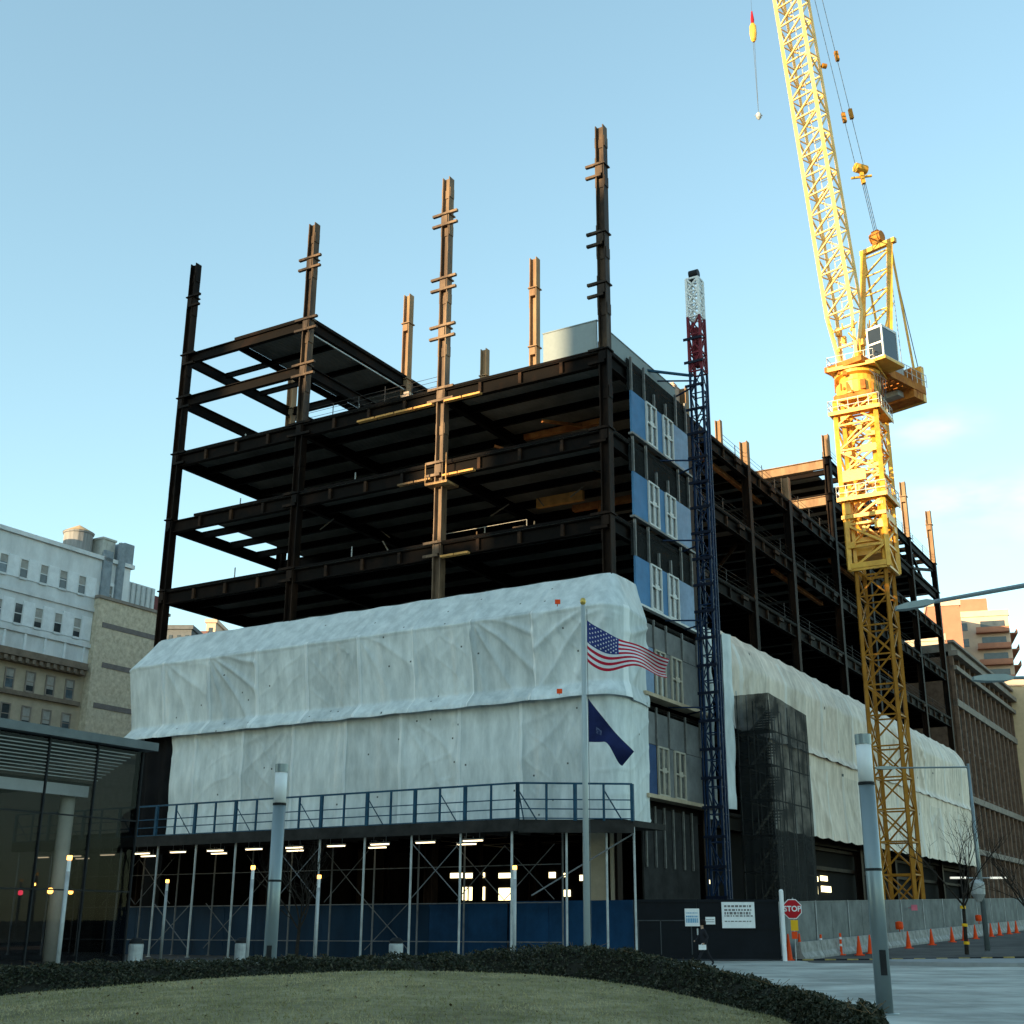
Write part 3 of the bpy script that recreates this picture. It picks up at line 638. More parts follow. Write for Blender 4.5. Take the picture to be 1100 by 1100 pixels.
for i in range(nl-1):
    x=XB-.4-i*2.95; x2=x-2.95
    for y in (YF+.15,YB-.3):
        if (y>YF+1 and i%3!=2) or (y<YF+1 and i%3==1):
            zlo,zhi=(.4,2.9) if i%4==3 else (2.9,5.6)
            m=MB(); m.tube((x,y,zlo),(x2,y,zhi),.026,5); part('brace',m,dimpipe,SH); m=MB(); m.tube((x2,y+.06,zlo),(x,y+.06,zhi),.026,5); part('brace',m,dimpipe,SH)
m=MB(); m.tube((2.3,-2.5,5.9),(-2.0,-5.0,3.0),.04,6); part('brace',m,dimpipe,SH)
for z in (.85,2.75,4.6):
    m=MB(); m.tube((XA,YB-.3,z),(XB,YB-.3,z),.03,6); part('girt',m,dimpipe,SH)
for i in range(13):
    for row,y in enumerate((YF+1.5,YB-.9)):
        if row==1 and i%2: continue
        if i in (0,) : continue
        x=XB-.6-i*2.9+(1.1 if row else 0); m=MB(); m.box(x-.6,x+.6,y-.09,y+.09,5.72,5.80); m.tube((x-.4,y,5.8),(x-.4,y,6.1),.015,5); m.tube((x+.4,y,5.8),(x+.4,y,6.1),.015,5)
        lf=part('light_fixture',m,galv,SH); m=MB(); m.box(x-.55,x+.55,y-.08,y+.08,5.66,5.718); part('lamp_tube',m,warmlamp,lf)
# hoardings
H1=thing('blue_hoarding','blue plywood hoarding, darkened for shade, running under the sidewalk shed','hoarding',(-20,-1,0))
for i in range(12):
    x=-5.75-i*2.44; m=MB(); m.box(x-2.42,x,-1.06,-1.0,0,2.7); m.box(x-2.42,x,-1.10,-1.06,2.6,2.72); part('panel',m,hoardshade if i>1 else hoardblue,H1)
p0=Vector((-1.35,67.9,0)); p1=Vector((4.85,64.6,0))
H2=thing('blue_hoarding','bright blue plywood hoarding panel at the shed corner, beside the black gate','hoarding',(p0.x,p0.y,0),'W')
for i in range(3):
    a=p0.lerp(p1,i/3);b=p0.lerp(p1,(i+1)/3-.004); m=MB(); m.bar(a+Vector((0,0,1.42)),b+Vector((0,0,1.42)),.06,2.84); part('panel',m,hoardblue,H2)
GT=thing('black_gate','long black site gate and hoarding carrying three notices','gate',(8.3,64.5,0),'W')
for a,b in ((4.87,7.9),(7.93,11.95)):
    m=MB(); m.box(a,b,64.45,64.53,.12,2.85); m.box(a,b,64.39,64.45,2.72,2.86); m.box(a,b,64.39,64.45,.10,.24); m.box(a,b,64.41,64.45,1.45,1.5)
    part('gate_leaf',m,hoardblack,GT)
m=MB()
for x in (5.0,6.1,7.6): m.box(x,x+.05,64.4,64.449,.3,1.9)
m.box(5.05,7.6,64.4,64.449,1.85,1.9); part('gate_frame',m,mat('gate_frame_grey',(.05,.055,.06),.6),GT)
m=MB(); m.box(7.88,7.95,64.36,64.44,1.2,1.5); part('latch',m,galv,GT)
GP=MB(); GP.tube((12.08,64.3,0),(12.08,64.3,3.25),.11,12); GP.lathe(12.08,64.3,[(.11,3.25),(.08,3.32),(.01,3.34)],12)
solo('fence_post',GP,white_paint,'tall pale steel post at the right end of the black gate','post',(12.08,64.3,0),'W')
def notice(px0,px1,py0,py1,Y,lab,lines,mt=None,blue=False):
    x0,_,z0=W(px0,py1,Y); x1,_,z1=W(px1,py0,Y); t=thing('notice_sign',lab,'sign',((x0+x1)/2,Y,z0),'W')
    m=MB(); m.box(x0,x1,Y-.02,Y,z0,z1); part('board',m,mt or white_paint,t)
    random.seed(5)
    for (f0,f1,hh) in lines:
        m=MB(); x=x0+(x1-x0)*.08
        while x<x1-(x1-x0)*.1:
            w=random.uniform(.03,.10)*(x1-x0)
            m.box(x,min(x+w,x1-.05*(x1-x0)),Y-.026,Y-.021,z0+(z1-z0)*f0,z0+(z1-z0)*f1); x+=w+.03*(x1-x0)
        part('lettering',m,hh,t,kind='stuff')
ink=mat('grey_ink',(.16,.15,.15),.8); inkb=mat('blue_ink',(.12,.32,.50),.8)
notice(776,810,969,997,64.36,'large white notice board with rows of black lettering on the black gate',[(.80,.88,ink),(.66,.73,ink),(.52,.62,ink),(.44,.49,ink),(.24,.28,ink)])
notice(736,751,976,995,64.36,'white notice with pale blue printing, leftmost on the black gate',[(.2,.45,inkb),(.5,.6,inkb),(.72,.78,inkb)])
notice(758,768,985,993,64.36,'smallest white notice on the black gate, between the two larger ones',[(.3,.4,ink),(.6,.7,ink)])
# ------------------------------------------------------------------ hoist mast
HM=thing('hoist_mast','slender blue construction hoist mast standing against the street corner of the frame','hoist mast',(2.5,8,.05))
def lattice(m,p0,p1,ex,ey,wx,wy,panel,rc,rb,faces='all',alt=False,square=True):
    p0=Vector(p0);p1=Vector(p1);ex=Vector(ex);ey=Vector(ey); Lh=(p1-p0).length; n=max(1,round(Lh/panel))
    c=[(ex*sx*wx/2+ey*sy*wy/2) for sx,sy in((-1,-1),(1,-1),(1,1),(-1,1))]
    for q in c: (m.bar if square else m.tube)(p0+q,p1+q,rc*2 if square else rc)
    for i in range(n+1):
        a=p0.lerp(p1,i/n)
        for k in range(4):
            m.bar(a+c[k],a+c[(k+1)%4],rb*2)
            if i<n:
                b=p0.lerp(p1,(i+1)/n)
                if (i+k)%2==0 or alt: m.bar(a+c[k],b+c[(k+1)%4],rb*2)
                if (i+k)%2==1 or alt=='x': m.bar(a+c[(k+1)%4],b+c[k],rb*2)
m=MB(); lattice(m,(2.5,8,.05),(2.5,8,34.5),(1,0,0),(0,1,0),.8,.8,1.5,.065,.03); part('mast_section',m,hoistblue,HM)
m=MB(); lattice(m,(2.5,8,34.5),(2.5,8,38.3),(1,0,0),(0,1,0),.8,.8,1.27,.075,.045,alt=True); m.box(2.35,2.65,7.8,8.2,34.9,37.6); part('mast_section',m,hoistred,HM,label='dull red section near the top of the mast')
m=MB(); lattice(m,(2.5,8,38.3),(2.5,8,41),(1,0,0),(0,1,0),.8,.8,.9,.075,.05,alt='x'); part('mast_section',m,white_paint,HM,label='white lattice top section of the mast')
m=MB(); m.box(2.2,2.8,7.8,8.2,41,41.25); m.tube((2.2,8,41.45),(2.8,8,41.45),.28,12); part('top_sheave',m,dark_steel,HM)
m=MB()
for x,t in ((3.1,7.6),(1.9,7.6)): m.bar((x,t,.05),(x,t,33 if x>3 else 19),.09)
part('guide_rail',m,hoistblue,HM)
for k in range(23):
    z=1.5+k*1.6; m=MB(); m.bar((3.05,7.45,z),(1.8,7.45,z),.09,.16); part('rail_clamp',m,mat('hoist_dark_blue',(.008,.012,.025),.5),HM)
for z in (L1+.2,L2+.3,L3+.1,L4+.1,L5+.5):
    m=MB(); m.bar((.3,6.6,z),(2.3,7.7,z),.08); m.bar((.3,9.4,z),(2.3,8.3,z),.08); part('wall_tie',m,hoistblue,HM)
m=MB(); m.bar((.0,5.6,L5+.9),(2.2,7.8,L5+.9),.14); part('wall_tie',m,shedblue,HM)
# items on the roof beside the mast
def solobox(name,x0,x1,y0,y1,z0,z1,mt,lab,cat):
    m=clutter(name,x0,x1,y0,y1,z0,z1,mt); m.box(x0+.1,x1-.1,y0+.1,y1-.1,z1+.06,z1+.3); return solo(name,m,mt,lab,cat,((x0+x1)/2,(y0+y1)/2,z0))
solobox('equipment_box',-1.1,-.1,10.2,11.0,L5,L5+1.7,mat('pinkish_board',(.50,.35,.27),.8),'pinkish box on the roof edge just left of the hoist mast','box')
solobox('equipment_box',-.9,-.2,11.9,12.6,L5,L5+1.1,white_paint,'pale yellow and white machine on the roof edge behind the hoist mast','box')
solobox('material_stack',-3.6,-2.4,26,28,L5,L5+1.2,sunny_steel,'small rusty stack on the roof among the street side column stubs','stack')
solobox('material_stack',-16,-15.4,2,2.5,L5,L5+1.3,creamtower,'cream bundle standing on the roof left of the second front column','stack')
# ------------------------------------------------------------------ crane
MX,MY=25.7,91.5; gz=G(MX,MY); mx,my=6.0,32.9
CR=thing('tower_crane','tall yellow luffing tower crane with raised lattice jib rising over the street side','crane',(MX,MY,gz),'W')
exS=(.866,-.5,0); eyS=(.5,.866,0)
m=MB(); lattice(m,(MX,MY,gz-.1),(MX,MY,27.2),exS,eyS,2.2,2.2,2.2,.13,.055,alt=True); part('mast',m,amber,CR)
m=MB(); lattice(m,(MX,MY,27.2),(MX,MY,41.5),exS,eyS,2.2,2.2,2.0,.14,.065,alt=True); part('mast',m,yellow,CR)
# climbing cage
m=MB(); lattice(m,(MX,MY,27.0),(MX,MY,32.4),exS,eyS,2.9,2.9,1.8,.17,.09); lattice(m,(MX,MY,32.4),(MX,MY,40.8),exS,eyS,3.15,3.15,2.1,.15,.07,alt=True)
FRAMES['M']=((MX,MY),AS)
def mbox(m,x0,x1,y0,y1,z0,z1):
    k=len(m.v); m.box(x0,x1,y0,y1,z0,z1); c,s=math.cos(AS),math.sin(AS)
    for i in range(k,len(m.v)): x,y,z=m.v[i]; m.v[i]=(MX+c*x-s*y,MY+s*x+c*y,z)
mbox(m,-1.7,1.7,-1.75,-1.55,31.0,31.3); mbox(m,-1.4,.4,-1.66,-1.5,34.0,34.9); mbox(m,-1.5,1.5,-1.6,-1.5,27.1,27.5); mbox(m,-1.1,1.2,-1.0,1.0,28.2,29.6)
mbox(m,1.5,1.62,-1.5,1.5,30.8,31.4); mbox(m,-1.5,-1.0,-1.62,-1.5,31.4,33.4); mbox(m,.2,1.4,-1.64,-1.5,36.2,36.8)
random.seed(21)
for _ in range(26):
    x=random.uniform(-1.5,1.2); z=random.uniform(27.5,40); w=random.uniform(.2,.7); h=random.uniform(.12,.5)
    if random.random()<.6: mbox(m,x,x+w,-1.66,-1.5,z,z+h)
    else: mbox(m,1.5,1.66,x,x+w,z,z+h)
part('climbing_cage',m,yellow,CR)
def platform(z,hw,mt):
    m=MB(); mbox(m,-hw,hw,-hw,-hw+.8,z,z+.08); mbox(m,-hw,hw,hw-.8,hw,z,z+.08); mbox(m,-hw,-hw+.8,-hw+.8,hw-.8,z,z+.08); mbox(m,hw-.8,hw,-hw+.8,hw-.8,z,z+.08)
    mbox(m,-hw,hw,-hw-.06,-hw,z-.12,z+.2); mbox(m,hw,hw+.06,-hw,hw,z-.12,z+.2)
    p=part('platform',m,mt,CR); m=MB()
    for a,b in (((-hw,-hw),(hw,-hw)),((hw,-hw),(hw,hw)),((hw,hw),(-hw,hw)),((-hw,hw),(-hw,-hw))):
        for i in range(6):
            t=i/5; x=a[0]+(b[0]-a[0])*t;y=a[1]+(b[1]-a[1])*t; mbox(m,x-.02,x+.02,y-.02,y+.02,z,z+1.1)
        for hh in (.55,1.1): mbox(m,min(a[0],b[0])-.02,max(a[0],b[0])+.02,min(a[1],b[1])-.02,max(a[1],b[1])+.02,z+hh,z+hh+.04)
    part('handrail',m,mat('pale_handrail',(.6,.62,.6),.5),p)
platform(32.5,1.9,yellow); platform(39.6,2.0,yellow); platform(43.4,1.85,yellow)
# slewing ring
m=MB(); m.lathe(MX,MY,[(1.35,41.2),(1.7,41.3),(1.75,42.3),(1.45,42.5),(1.45,42.9),(1.8,43.0),(1.8,43.35)],24); part('slewing_ring',m,yellow,CR,smooth=False)
m=MB()
for k in range(4): a=k*PI/2-.52; m.box(0,0,0,0,0,0)
m=MB(); mbox(m,-1.6,1.6,-1.6,-1.45,40.8,41.25); mbox(m,1.45,1.6,-1.6,1.6,40.8,41.25); mbox(m,-.5,-.1,-1.7,-1.45,41.4,42.2); mbox(m,.6,1.0,-1.7,-1.45,41.4,42.2); part('ring_frame',m,crane_brown,CR)
# upper works frame: x side (e1), y back (e2)
AK=R(-47); FRAMES['K']=((MX,MY),AK); ck,sk=math.cos(AK),math.sin(AK)
def K(x,y,z): return Vector((MX+ck*x-sk*y,MY+sk*x+ck*y,z))
def kbox(m,x0,x1,y0,y1,z0,z1):
    m.hexa([K(x0,y0,z0),K(x1,y0,z0),K(x1,y1,z0),K(x0,y1,z0),K(x0,y0,z1),K(x1,y0,z1),K(x1,y1,z1),K(x0,y1,z1)])
m=MB(); kbox(m,-1.7,1.7,-2.0,2.2,43.5,43.95); kbox(m,-1.7,-1.4,2.2,7.6,43.4,44.1); kbox(m,1.4,1.7,2.2,7.6,43.4,44.1)
for k in range(8): kbox(m,-1.4,1.4,2.4+k*.7,2.6+k*.7,43.5,43.75)
m.bar(K(-1.4,2.3,43.5),K(1.4,7.3,43.5),.16); m.bar(K(1.4,2.3,43.5),K(-1.4,7.3,43.5),.16); part('machinery_deck',m,crane_brown,CR)
m=MB(); kbox(m,-1.0,1.1,3.4,5.4,44.0,45.4); kbox(m,-.7,.9,5.7,6.8,44.0,45.0); m.tube(K(-.9,4.2,45.5),K(.9,4.2,45.5),.5,14); part('winch',m,mat('winch_white_grey',(.4,.42,.42),.6),CR)
for k in range(4):
    m=MB(); kbox(m,-1.65,1.65,5.7+k*.5,6.15+k*.5,42.7,45.3 if k<3 else 45.9); part('counterweight',m,crane_brown if k<3 else yellow,CR)
m=MB(); kbox(m,-1.0,.7,4.8,6.1,42.9,43.35); part('grille',m,galv,CR)
# handrail along deck
m=MB()
for sx in (-1.9,1.9):
    for k in range(8): m.tube(K(sx,2.2+k*.75,43.9),K(sx,2.2+k*.75,45.0),.03,5)
    for hh in (44.4,45.0): m.tube(K(sx,2.2,hh),K(sx,7.45,hh),.03,5)
part('handrail',m,MATS['pale_handrail'],CR)
# cab
cab=MB(); cx0,cx1,cy0,cy1=1.5,2.9,-.6,1.6
for x in (cx0,cx1-.12):
    for y in (cy0,cy1-.12): kbox(cab,x,x+.12,y,y+.12,44.0,46.6)
kbox(cab,cx0,cx1,cy0,cy1,43.85,44.05); kbox(cab,cx0,cx1,cy0,cy1,46.45,46.65); kbox(cab,cx0,cx1,cy0-.02,cy0+.1,45.1,45.25); kbox(cab,cx0+.05,cx1-.05,cy1-.1,cy1-.02,44.0,46.5)
cb=part('cab',cab,white_paint,CR); m=MB(); kbox(m,cx0+.12,cx1-.12,cy0+.02,cy0+.05,44.05,45.1); kbox(m,cx0+.12,cx1-.12,cy0+.02,cy0+.05,45.25,46.45); kbox(m,cx1-.05,cx1-.03,cy0+.1,cy1-.1,44.05,46.45); kbox(m,cx0+.03,cx0+.05,cy0+.1,cy1-.1,44.05,46.45); part('cab_window',m,mat('cab_glass',(.02,.025,.03),.15,spec=.6),cb)
m=MB(); kbox(m,1.4,3.1,-.8,2.0,43.6,43.84); part('cab_platform',m,yellow,CR)
# machinery, hydraulics and hoses round the jib foot
random.seed(4); m=MB()
for _ in range(34):
    x=random.uniform(-1.5,1.3); y=random.uniform(-1.6,2.6); z=random.uniform(44,47.3)*1.0; w_=random.uniform(.1,.5)
    if random.random()<.5: kbox(m,x,x+w_,y,y+w_,z,z+random.uniform(.1,.7))
    else: m.bar(K(x,y,z),K(x+random.uniform(-.9,.9),y+random.uniform(-.6,.6),z+random.uniform(-.3,1.6)),.09)
part('hydraulics',m,yellow,CR,kind='stuff'); m=MB()
for _ in range(30):
    a=random.uniform(0,2*PI); z=random.uniform(40.9,43.2); r=1.78; p=Vector((MX+r*math.cos(a),MY+r*math.sin(a),z)); m.bar(p,p+Vector((0,0,random.uniform(.15,.8))),random.uniform(.08,.3))
part('bolted_fitting',m,crane_brown,CR,kind='stuff')
m=MB()
for k in range(5):
    pts=[K(.9+.1*k,-1.2+.9*k*.3,44.2-.0*k),K(1.9,-.6+.4*k,42.6),K(1.6,.4+.2*k,40.9)]
    for a,b in zip(pts,pts[1:]): m.tube(a,b,.03,5)
part('hose',m,rope,CR,kind='stuff')
# A frame
ATOP=(5.1,57.0)
m=MB()
for sx in (-1.45,1.15):
    m.bar(K(sx,3.0,44.0),K(sx,ATOP[0],ATOP[1]),.42,.42); m.bar(K(sx,7.2,44.2),K(sx,ATOP[0]+.1,ATOP[1]-.3),.16,.16)
    m.bar(K(sx,1.2,44.0),K(sx,ATOP[0]-.6,ATOP[1]-6),.22,.22)
m.bar(K(-1.7,ATOP[0],ATOP[1]),K(1.7,ATOP[0],ATOP[1]),.42,.42); m.bar(K(-1.45,3.8,48.6),K(1.15,3.8,48.6),.3)
for k in range(4):
    a=.35+k*.15; f=lambda t:(3.0+(ATOP[0]-3.0)*t,44+(ATOP[1]-44)*t)
    y1,z1=f(a);y2,z2=f(a+.15); m.bar(K(-1.45,y1,z1),K(1.15,y2,z2),.13); m.bar(K(-1.45,y2,z2),K(1.15,y2,z2),.1)
part('a_frame',m,yellow,CR)
m=MB(); kbox(m,-.35,.3,ATOP[0]-.3,ATOP[0]+.4,ATOP[1]+.2,ATOP[1]+1.5); m.tube(K(-.5,ATOP[0],ATOP[1]+.9),K(.5,ATOP[0],ATOP[1]+.9),.5,12); part('rope_sheave',m,crane_brown,CR)
# jib: foot at local y=-.5, leaning toward -y
JE=R(81.9); jd=Vector((0,-math.cos(JE),math.sin(JE))); jn=Vector((0,math.sin(JE),math.cos(JE)))  # in K local
def KV(v): return K(v.x,v.y,v.z)
JF=Vector((-.35,-.7,44.3)); JL=74
JB=MB(); JW,JD=2.35,1.5
def jp(s,x,n): return KV(JF+jd*s+Vector((x,0,0))+jn*n)
s0=4.4
for sx in (-1,1):
    for n in (0,JD):
        JB.bar(jp(s0,sx*JW/2,n),jp(JL-4,sx*JW/2,n),.25 if n==0 else .2); JB.bar(jp(0,sx*(.75 if n==0 else .7),.2 if n==0 else .35),jp(s0,sx*JW/2,n),.24)
        JB.bar(jp(JL-4,sx*JW/2,n),jp(JL,sx*.4,.6),.14)
npn=int((JL-4-s0)/1.75)
for i in range(npn+1):
    a=s0+i*(JL-4-s0)/npn; b=s0+(i+1)*(JL-4-s0)/npn
    for n in (0,JD): JB.bar(jp(a,-JW/2,n),jp(a,JW/2,n),.12)
    for sx in (-1,1): JB.bar(jp(a,sx*JW/2,0),jp(a,sx*JW/2,JD),.09)
    if i<npn:
        for n in (0,JD):
            s1=1 if (i%2==0 or n==0) else -1
            JB.bar(jp(a,-s1*JW/2,n),jp(b,s1*JW/2,n),.13)
        for sx in (-1,1): JB.bar(jp(a,sx*JW/2,0 if i%2 else JD),jp(b,sx*JW/2,JD if i%2 else 0),.12)
for a in (1.5,3.0): JB.bar(jp(a,-.95,.15),jp(a,.95,.15),.16)
part('jib',JB,crane_pale,CR)
m=MB()   # small walkway / inner rail inside the jib
for i in range(int(JL/1.2)-4): m.bar(jp(s0+i*1.2,-.35,JD-.25),jp(s0+i*1.2,.35,JD-.25),.05)
m.bar(jp(s0,-.35,JD-.25),jp(JL-5,-.35,JD-.25),.06); m.bar(jp(s0,.35,JD-.25),jp(JL-5,.35,JD-.25),.06); part('ladder',m,mat('jib_ladder_grey',(.62,.55,.42),.6),CR)
for s,mt in ((26.5,amber),(34.5,dark_steel)):
    m=MB(); kk=jp(s,JW/2+.25,JD); m.tube(kk,kk+Vector((.35,.1,0)),.22,10); m.bar(kk,jp(s,JW/2,JD),.1); part('jib_light',m,mt,CR)
# luffing ropes
tip=jp(JL,0,.8); at=K(0,ATOP[0],ATOP[1]+1.0); pb=W(920,182,0); 
def on_line(A,Bp,py):
    lo,hi=0,1
    for _ in range(40):
        t=(lo+hi)/2; p=A.lerp(Bp,t); a,b=p.x/p.y,(p.z-HC)/p.y
        # pixel y from b: F*sp-d*cp=b*(F*cp+d*sp)
        d=(F*sp_-b*F*cp)/(cp+b*sp_); y=CY+d
        if y>py: lo=t
        else: hi=t
    return A.lerp(Bp,(lo+hi)/2)
pbk=on_line(at,tip,184)
m=MB(); 
for o in (-.14,0,.14): m.tube(at+Vector((o,0,0)),pbk+Vector((o,0,0)),.03,5)
m.tube(pbk+Vector((.35,0,0)),tip,.028,5); m.tube(pbk+Vector((-.35,0,0)),tip+Vector((-.6,0,0)),.028,5)
m.tube(K(1.0,ATOP[0]+.2,ATOP[1]-.5),K(1.3,7.6,45.2),.04,5); m.tube(K(.8,ATOP[0]+.2,ATOP[1]-.5),K(.4,6.5,45.2),.03,5); part('luffing_rope',m,rope,CR)
m=MB(); m.tube(pbk+Vector((-.5,-.2,.2)),pbk+Vector((.5,.2,.2)),.42,12); m.bar(pbk+Vector((-.9,0,-.75)),pbk+Vector((.9,0,-.5)),.16); m.bar(pbk,pbk+Vector((.15,0,-1.3)),.3); part('pulley_block',m,mat('pulley_orange',(.62,.33,.05),.5),CR)
for py,q in ((56,.35),(118,.35),(122,-.35)):
    p=on_line(pbk+Vector((q,0,0)),tip+Vector((q*.8-.1,0,0)),py); m=MB(); m.bar(p,p+Vector((.12,0,-.95)),.3); part('rope_marker',m,amber,CR)
# hook block hanging from the jib head
hb=Vector(W(809,34,tip.y)); m=MB(); m.bar(jp(JL-.3,0,.5),Vector((hb.x,hb.y,tip.z+.6)),.3); m.tube(Vector((hb.x,hb.y-.1,tip.z+.6)),Vector((hb.x,hb.y+.1,tip.z+.6)),.5,12); part('jib_head',m,crane_pale,CR)
HK=thing('crane_hook','yellow hook block with red top hanging in the sky left of the jib','crane hook',tuple(hb),'W')
m=MB(); m.lathe(hb.x,hb.y,[(.1,hb.z-1.0),(.22,hb.z-.8),(.30,hb.z-.2),(.28,hb.z+.5),(.16,hb.z+.75)],12); part('block',m,yellow,HK)
m=MB(); m.lathe(hb.x,hb.y,[(.12,hb.z+.76),(.15,hb.z+1.2),(.06,hb.z+2.0)],10); part('cap',m,redm,HK)
m=MB(); m.tube(hb+Vector((0,0,2)),Vector((hb.x,hb.y,tip.z+.5)),.012,5); part('hoist_rope',m,rope,HK)
lo=Vector((hb.x,hb.y,W(817,124,hb.y)[2])); m=MB(); m.tube(hb+Vector((-.06,0,-1)),lo,.018,5); m.tube(hb+Vector((.06,0,-1)),lo,.018,5); part('sling',m,rope,HK)
m=MB(); m.lathe(lo.x,lo.y,[(.05,lo.z+.3),(.22,lo.z+.1),(.22,lo.z-.2),(.05,lo.z-.4)],10); m.bar(lo+Vector((-.3,0,0)),lo+Vector((.3,0,0)),.08); part('shackle',m,galv,HK)
CR.scale=(1.03,)*3; CR.location=(26.5,94.3,G(26.5,94.3)); HK.scale=(1.03,)*3; HK.location=(hb.x*1.03,hb.y*1.03,(hb.z-HC)*1.03+HC)
# ------------------------------------------------------------------ street fence, barriers, cones
FS=Vector(W(845,1010,66.6)); n0=(.5,.866); sF=[12.35,66.2]
SF=thing('site_fence','long grey corrugated metal site fence behind the concrete barriers','fence',(12.4,66.4,0),'W')
vv=Vector((.5,.866,0)); nn=Vector((.866,-.5,0)); f0=Vector((12.25,66.45,0)); 
npan=26
for i in range(npan):
    a=f0+vv*(i*3.0); b=f0+vv*(i*3.0+2.95); za,zb=G(a.x,a.y),G(b.x,b.y); m=MB(); K_=28; prev=None
    for k in range(K_+1):
        p=a.lerp(b,k/K_)+nn*(.035 if (k//1)%2 else -.0); z=za+(zb-za)*k/K_
        if prev: m.poly([(prev[0].x,prev[0].y,prev[1]),(p.x,p.y,z),(p.x,p.y,z+2.75),(prev[0].x,prev[0].y,prev[1]+2.75)])
        prev=(p,z)
    m.bar(a+Vector((0,0,za+2.76)),b+Vector((0,0,zb+2.76)),.1,.05)
    pn=part('fence_panel',m,corr,SF)
    if i%2==0: m=MB(); q=a+nn*.06; m.tube((q.x,q.y,za),(q.x,q.y,za+2.8),.035,6); part('fence_post',m,galv,SF)
def jer(a,b,za,zb):
    m=MB(); d=(b-a).normalized(); r=Vector((d.y,-d.x,0)); prof=[(-.3,0),(-.3,.12),(-.13,.35),(-.09,.85),(.09,.85),(.13,.35),(.3,.12),(.3,0)]
    k=len(m.v)
    for p,z in ((a,za),(b,zb)):
        for o,h in prof: q=p+r*o; m.v.append((q.x,q.y,z+h))
    n=len(prof)
    for i in range(n): j=(i+1)%n; m.f.append([k+i,k+j,k+n+j,k+n+i]); m.mi.append(0)
    m.f.append([k+i for i in range(n)][::-1]); m.f.append([k+n+i for i in range(n)]); m.mi+=[0,0]; return m
ordn=['nearest','second','third','fourth','fifth','sixth','seventh','eighth','ninth','tenth','eleventh','twelfth','thirteenth','fourteenth','fifteenth','sixteenth','seventeenth','eighteenth','nineteenth','twentieth']
j0=Vector((13.1,65.9,0))
for i in range(20):
    a=j0+vv*(i*3.3); b=a+vv*3.22
    solo('concrete_barrier',jer(a,b,G(a.x,a.y),G(b.x,b.y)),jersey,'%s pale concrete barrier from the stop sign along the grey fence'%ordn[i],'barrier',(a.x,a.y,G(a.x,a.y)),'W',group='concrete barriers along the grey fence')
def cone_mb(h):
    a=MB(); a.box(-.17,.17,-.17,.17,0,.04); a.lathe(0,0,[(.13,.041),(.10,h*.35),(.055,h*.75),(.03,h),(.01,h+.01)],14)
    b=MB(); b.lathe(0,0,[(.094,h*.40),(.072,h*.58)],14); return a,b
cone0=thing('traffic_cone','x','traffic cone',(0,0,0),'W',group='traffic cones along the street'); a_,b_=cone_mb(.75)
part('cone_body',a_,orange,cone0,smooth=False)
CN=[(848,1032,1),(860,1031,1),(883,1028,2),(904,1026,2),(923,1021,0),(935,1020,0),(976,1015,0),(1001,1012,0),(1023,1009.5,0),(1036,1008,0),(1048,1006.5,0),(1065,1005,0),(1074,1004,0),(1084,1001.5,0),(1092,1000,0)]
cl=['tall orange cone at the foot of the stop sign, left of the pair','tall orange cone at the foot of the stop sign, right of the pair','slim red and white channelizer, first past the stop sign','slim red and white channelizer, second past the stop sign']+['orange traffic cone, %s of the row of cones starting beyond the slim channelizers'%o for o in ['first','second','third','fourth','fifth','sixth','seventh','eighth','ninth','tenth','eleventh']]
slim=thing('channelizer_post','x','channelizer',(0,0,0),'W',group='red and white channelizers')
m=MB(); m.lathe(0,0,[(.25,0),(.25,.05),(.07,.06),(.06,1.1),(.02,1.12)],12); part('post_body',m,orange,slim); m=MB()
for z in (.45,.8): m.lathe(0,0,[(.075,z),(.075,z+.12)],12)
part('reflective_band',m,white_paint,slim)
used=[False,False]
for i,(px,py,k) in enumerate(CN):
    a,b=ray(px,py); Yg=65.0
    for _ in range(60): 
        z=G(a*Yg,Yg); Yn=(z-HC)/b if b<-.0005 else 118
        Yg=Yg*.6+min(118,max(40,Yn))*.4
    if i>=4: # place on the line of cones parallel to the street
        s=((a*65-14.1))/(.5-a*.866) if abs(.5-a*.866)>1e-3 else 50
        Yg=65+.866*s
    src=slim if k==2 else cone0; ix=1 if k==2 else 0
    o=src if not used[ix] else copy_tree(src); used[ix]=True
    o.location=(a*Yg,Yg,G(a*Yg,Yg)); o['label']=cl[i]; 
    if k==1: o.scale=(1.35,1.35,1.65)
    elif k==0: o.scale=(1.3,1.3,1.3)
# hazard kerb
m=MB()
for i in range(24):
    m.cur=i%2; x=12.6+i*.55; m.box(x,x+.53,65.35,65.5,G(x,65.5)-.02,G(x,65.5)+.075)
struct('hazard_kerb',m,[dark_steel,mat('worn_yellow_paint',(.34,.26,.09),.7,var=.4,scale=4)])
# stop sign
sx,sy=12.62,65.0
SS=thing('stop_sign','red octagonal stop sign with yellow sign below it, beside the black gate','stop sign',(sx,sy,0),'W')
m=MB(); m.tube((sx+.15,sy+.06,0),(sx+.15,sy+.06,2.95),.035,8); part('pole',m,galv,SS)
def ngon(cx,y,cz,r,n,ph,th): 
    m=MB(); p=[(cx+r*math.cos(ph+2*PI*i/n),cz+r*math.sin(ph+2*PI*i/n)) for i in range(n)]
    m.poly([(a,y,b) for a,b in p],flip=False); m.poly([(a,y+th,b) for a,b in p][::-1])
    for i in range(n): a=p[i];b=p[(i+1)%n]; m.poly([(a[0],y,a[1]),(a[0],y+th,a[1]),(b[0],y+th,b[1]),(b[0],y,b[1])])
    return m
part('octagon_border',ngon(sx+.1,sy-.0,2.42,.50,8,PI/8,.03),white_paint,SS); part('octagon_plate',ngon(sx+.1,sy-.012,2.42,.46,8,PI/8,.01),redm,SS)
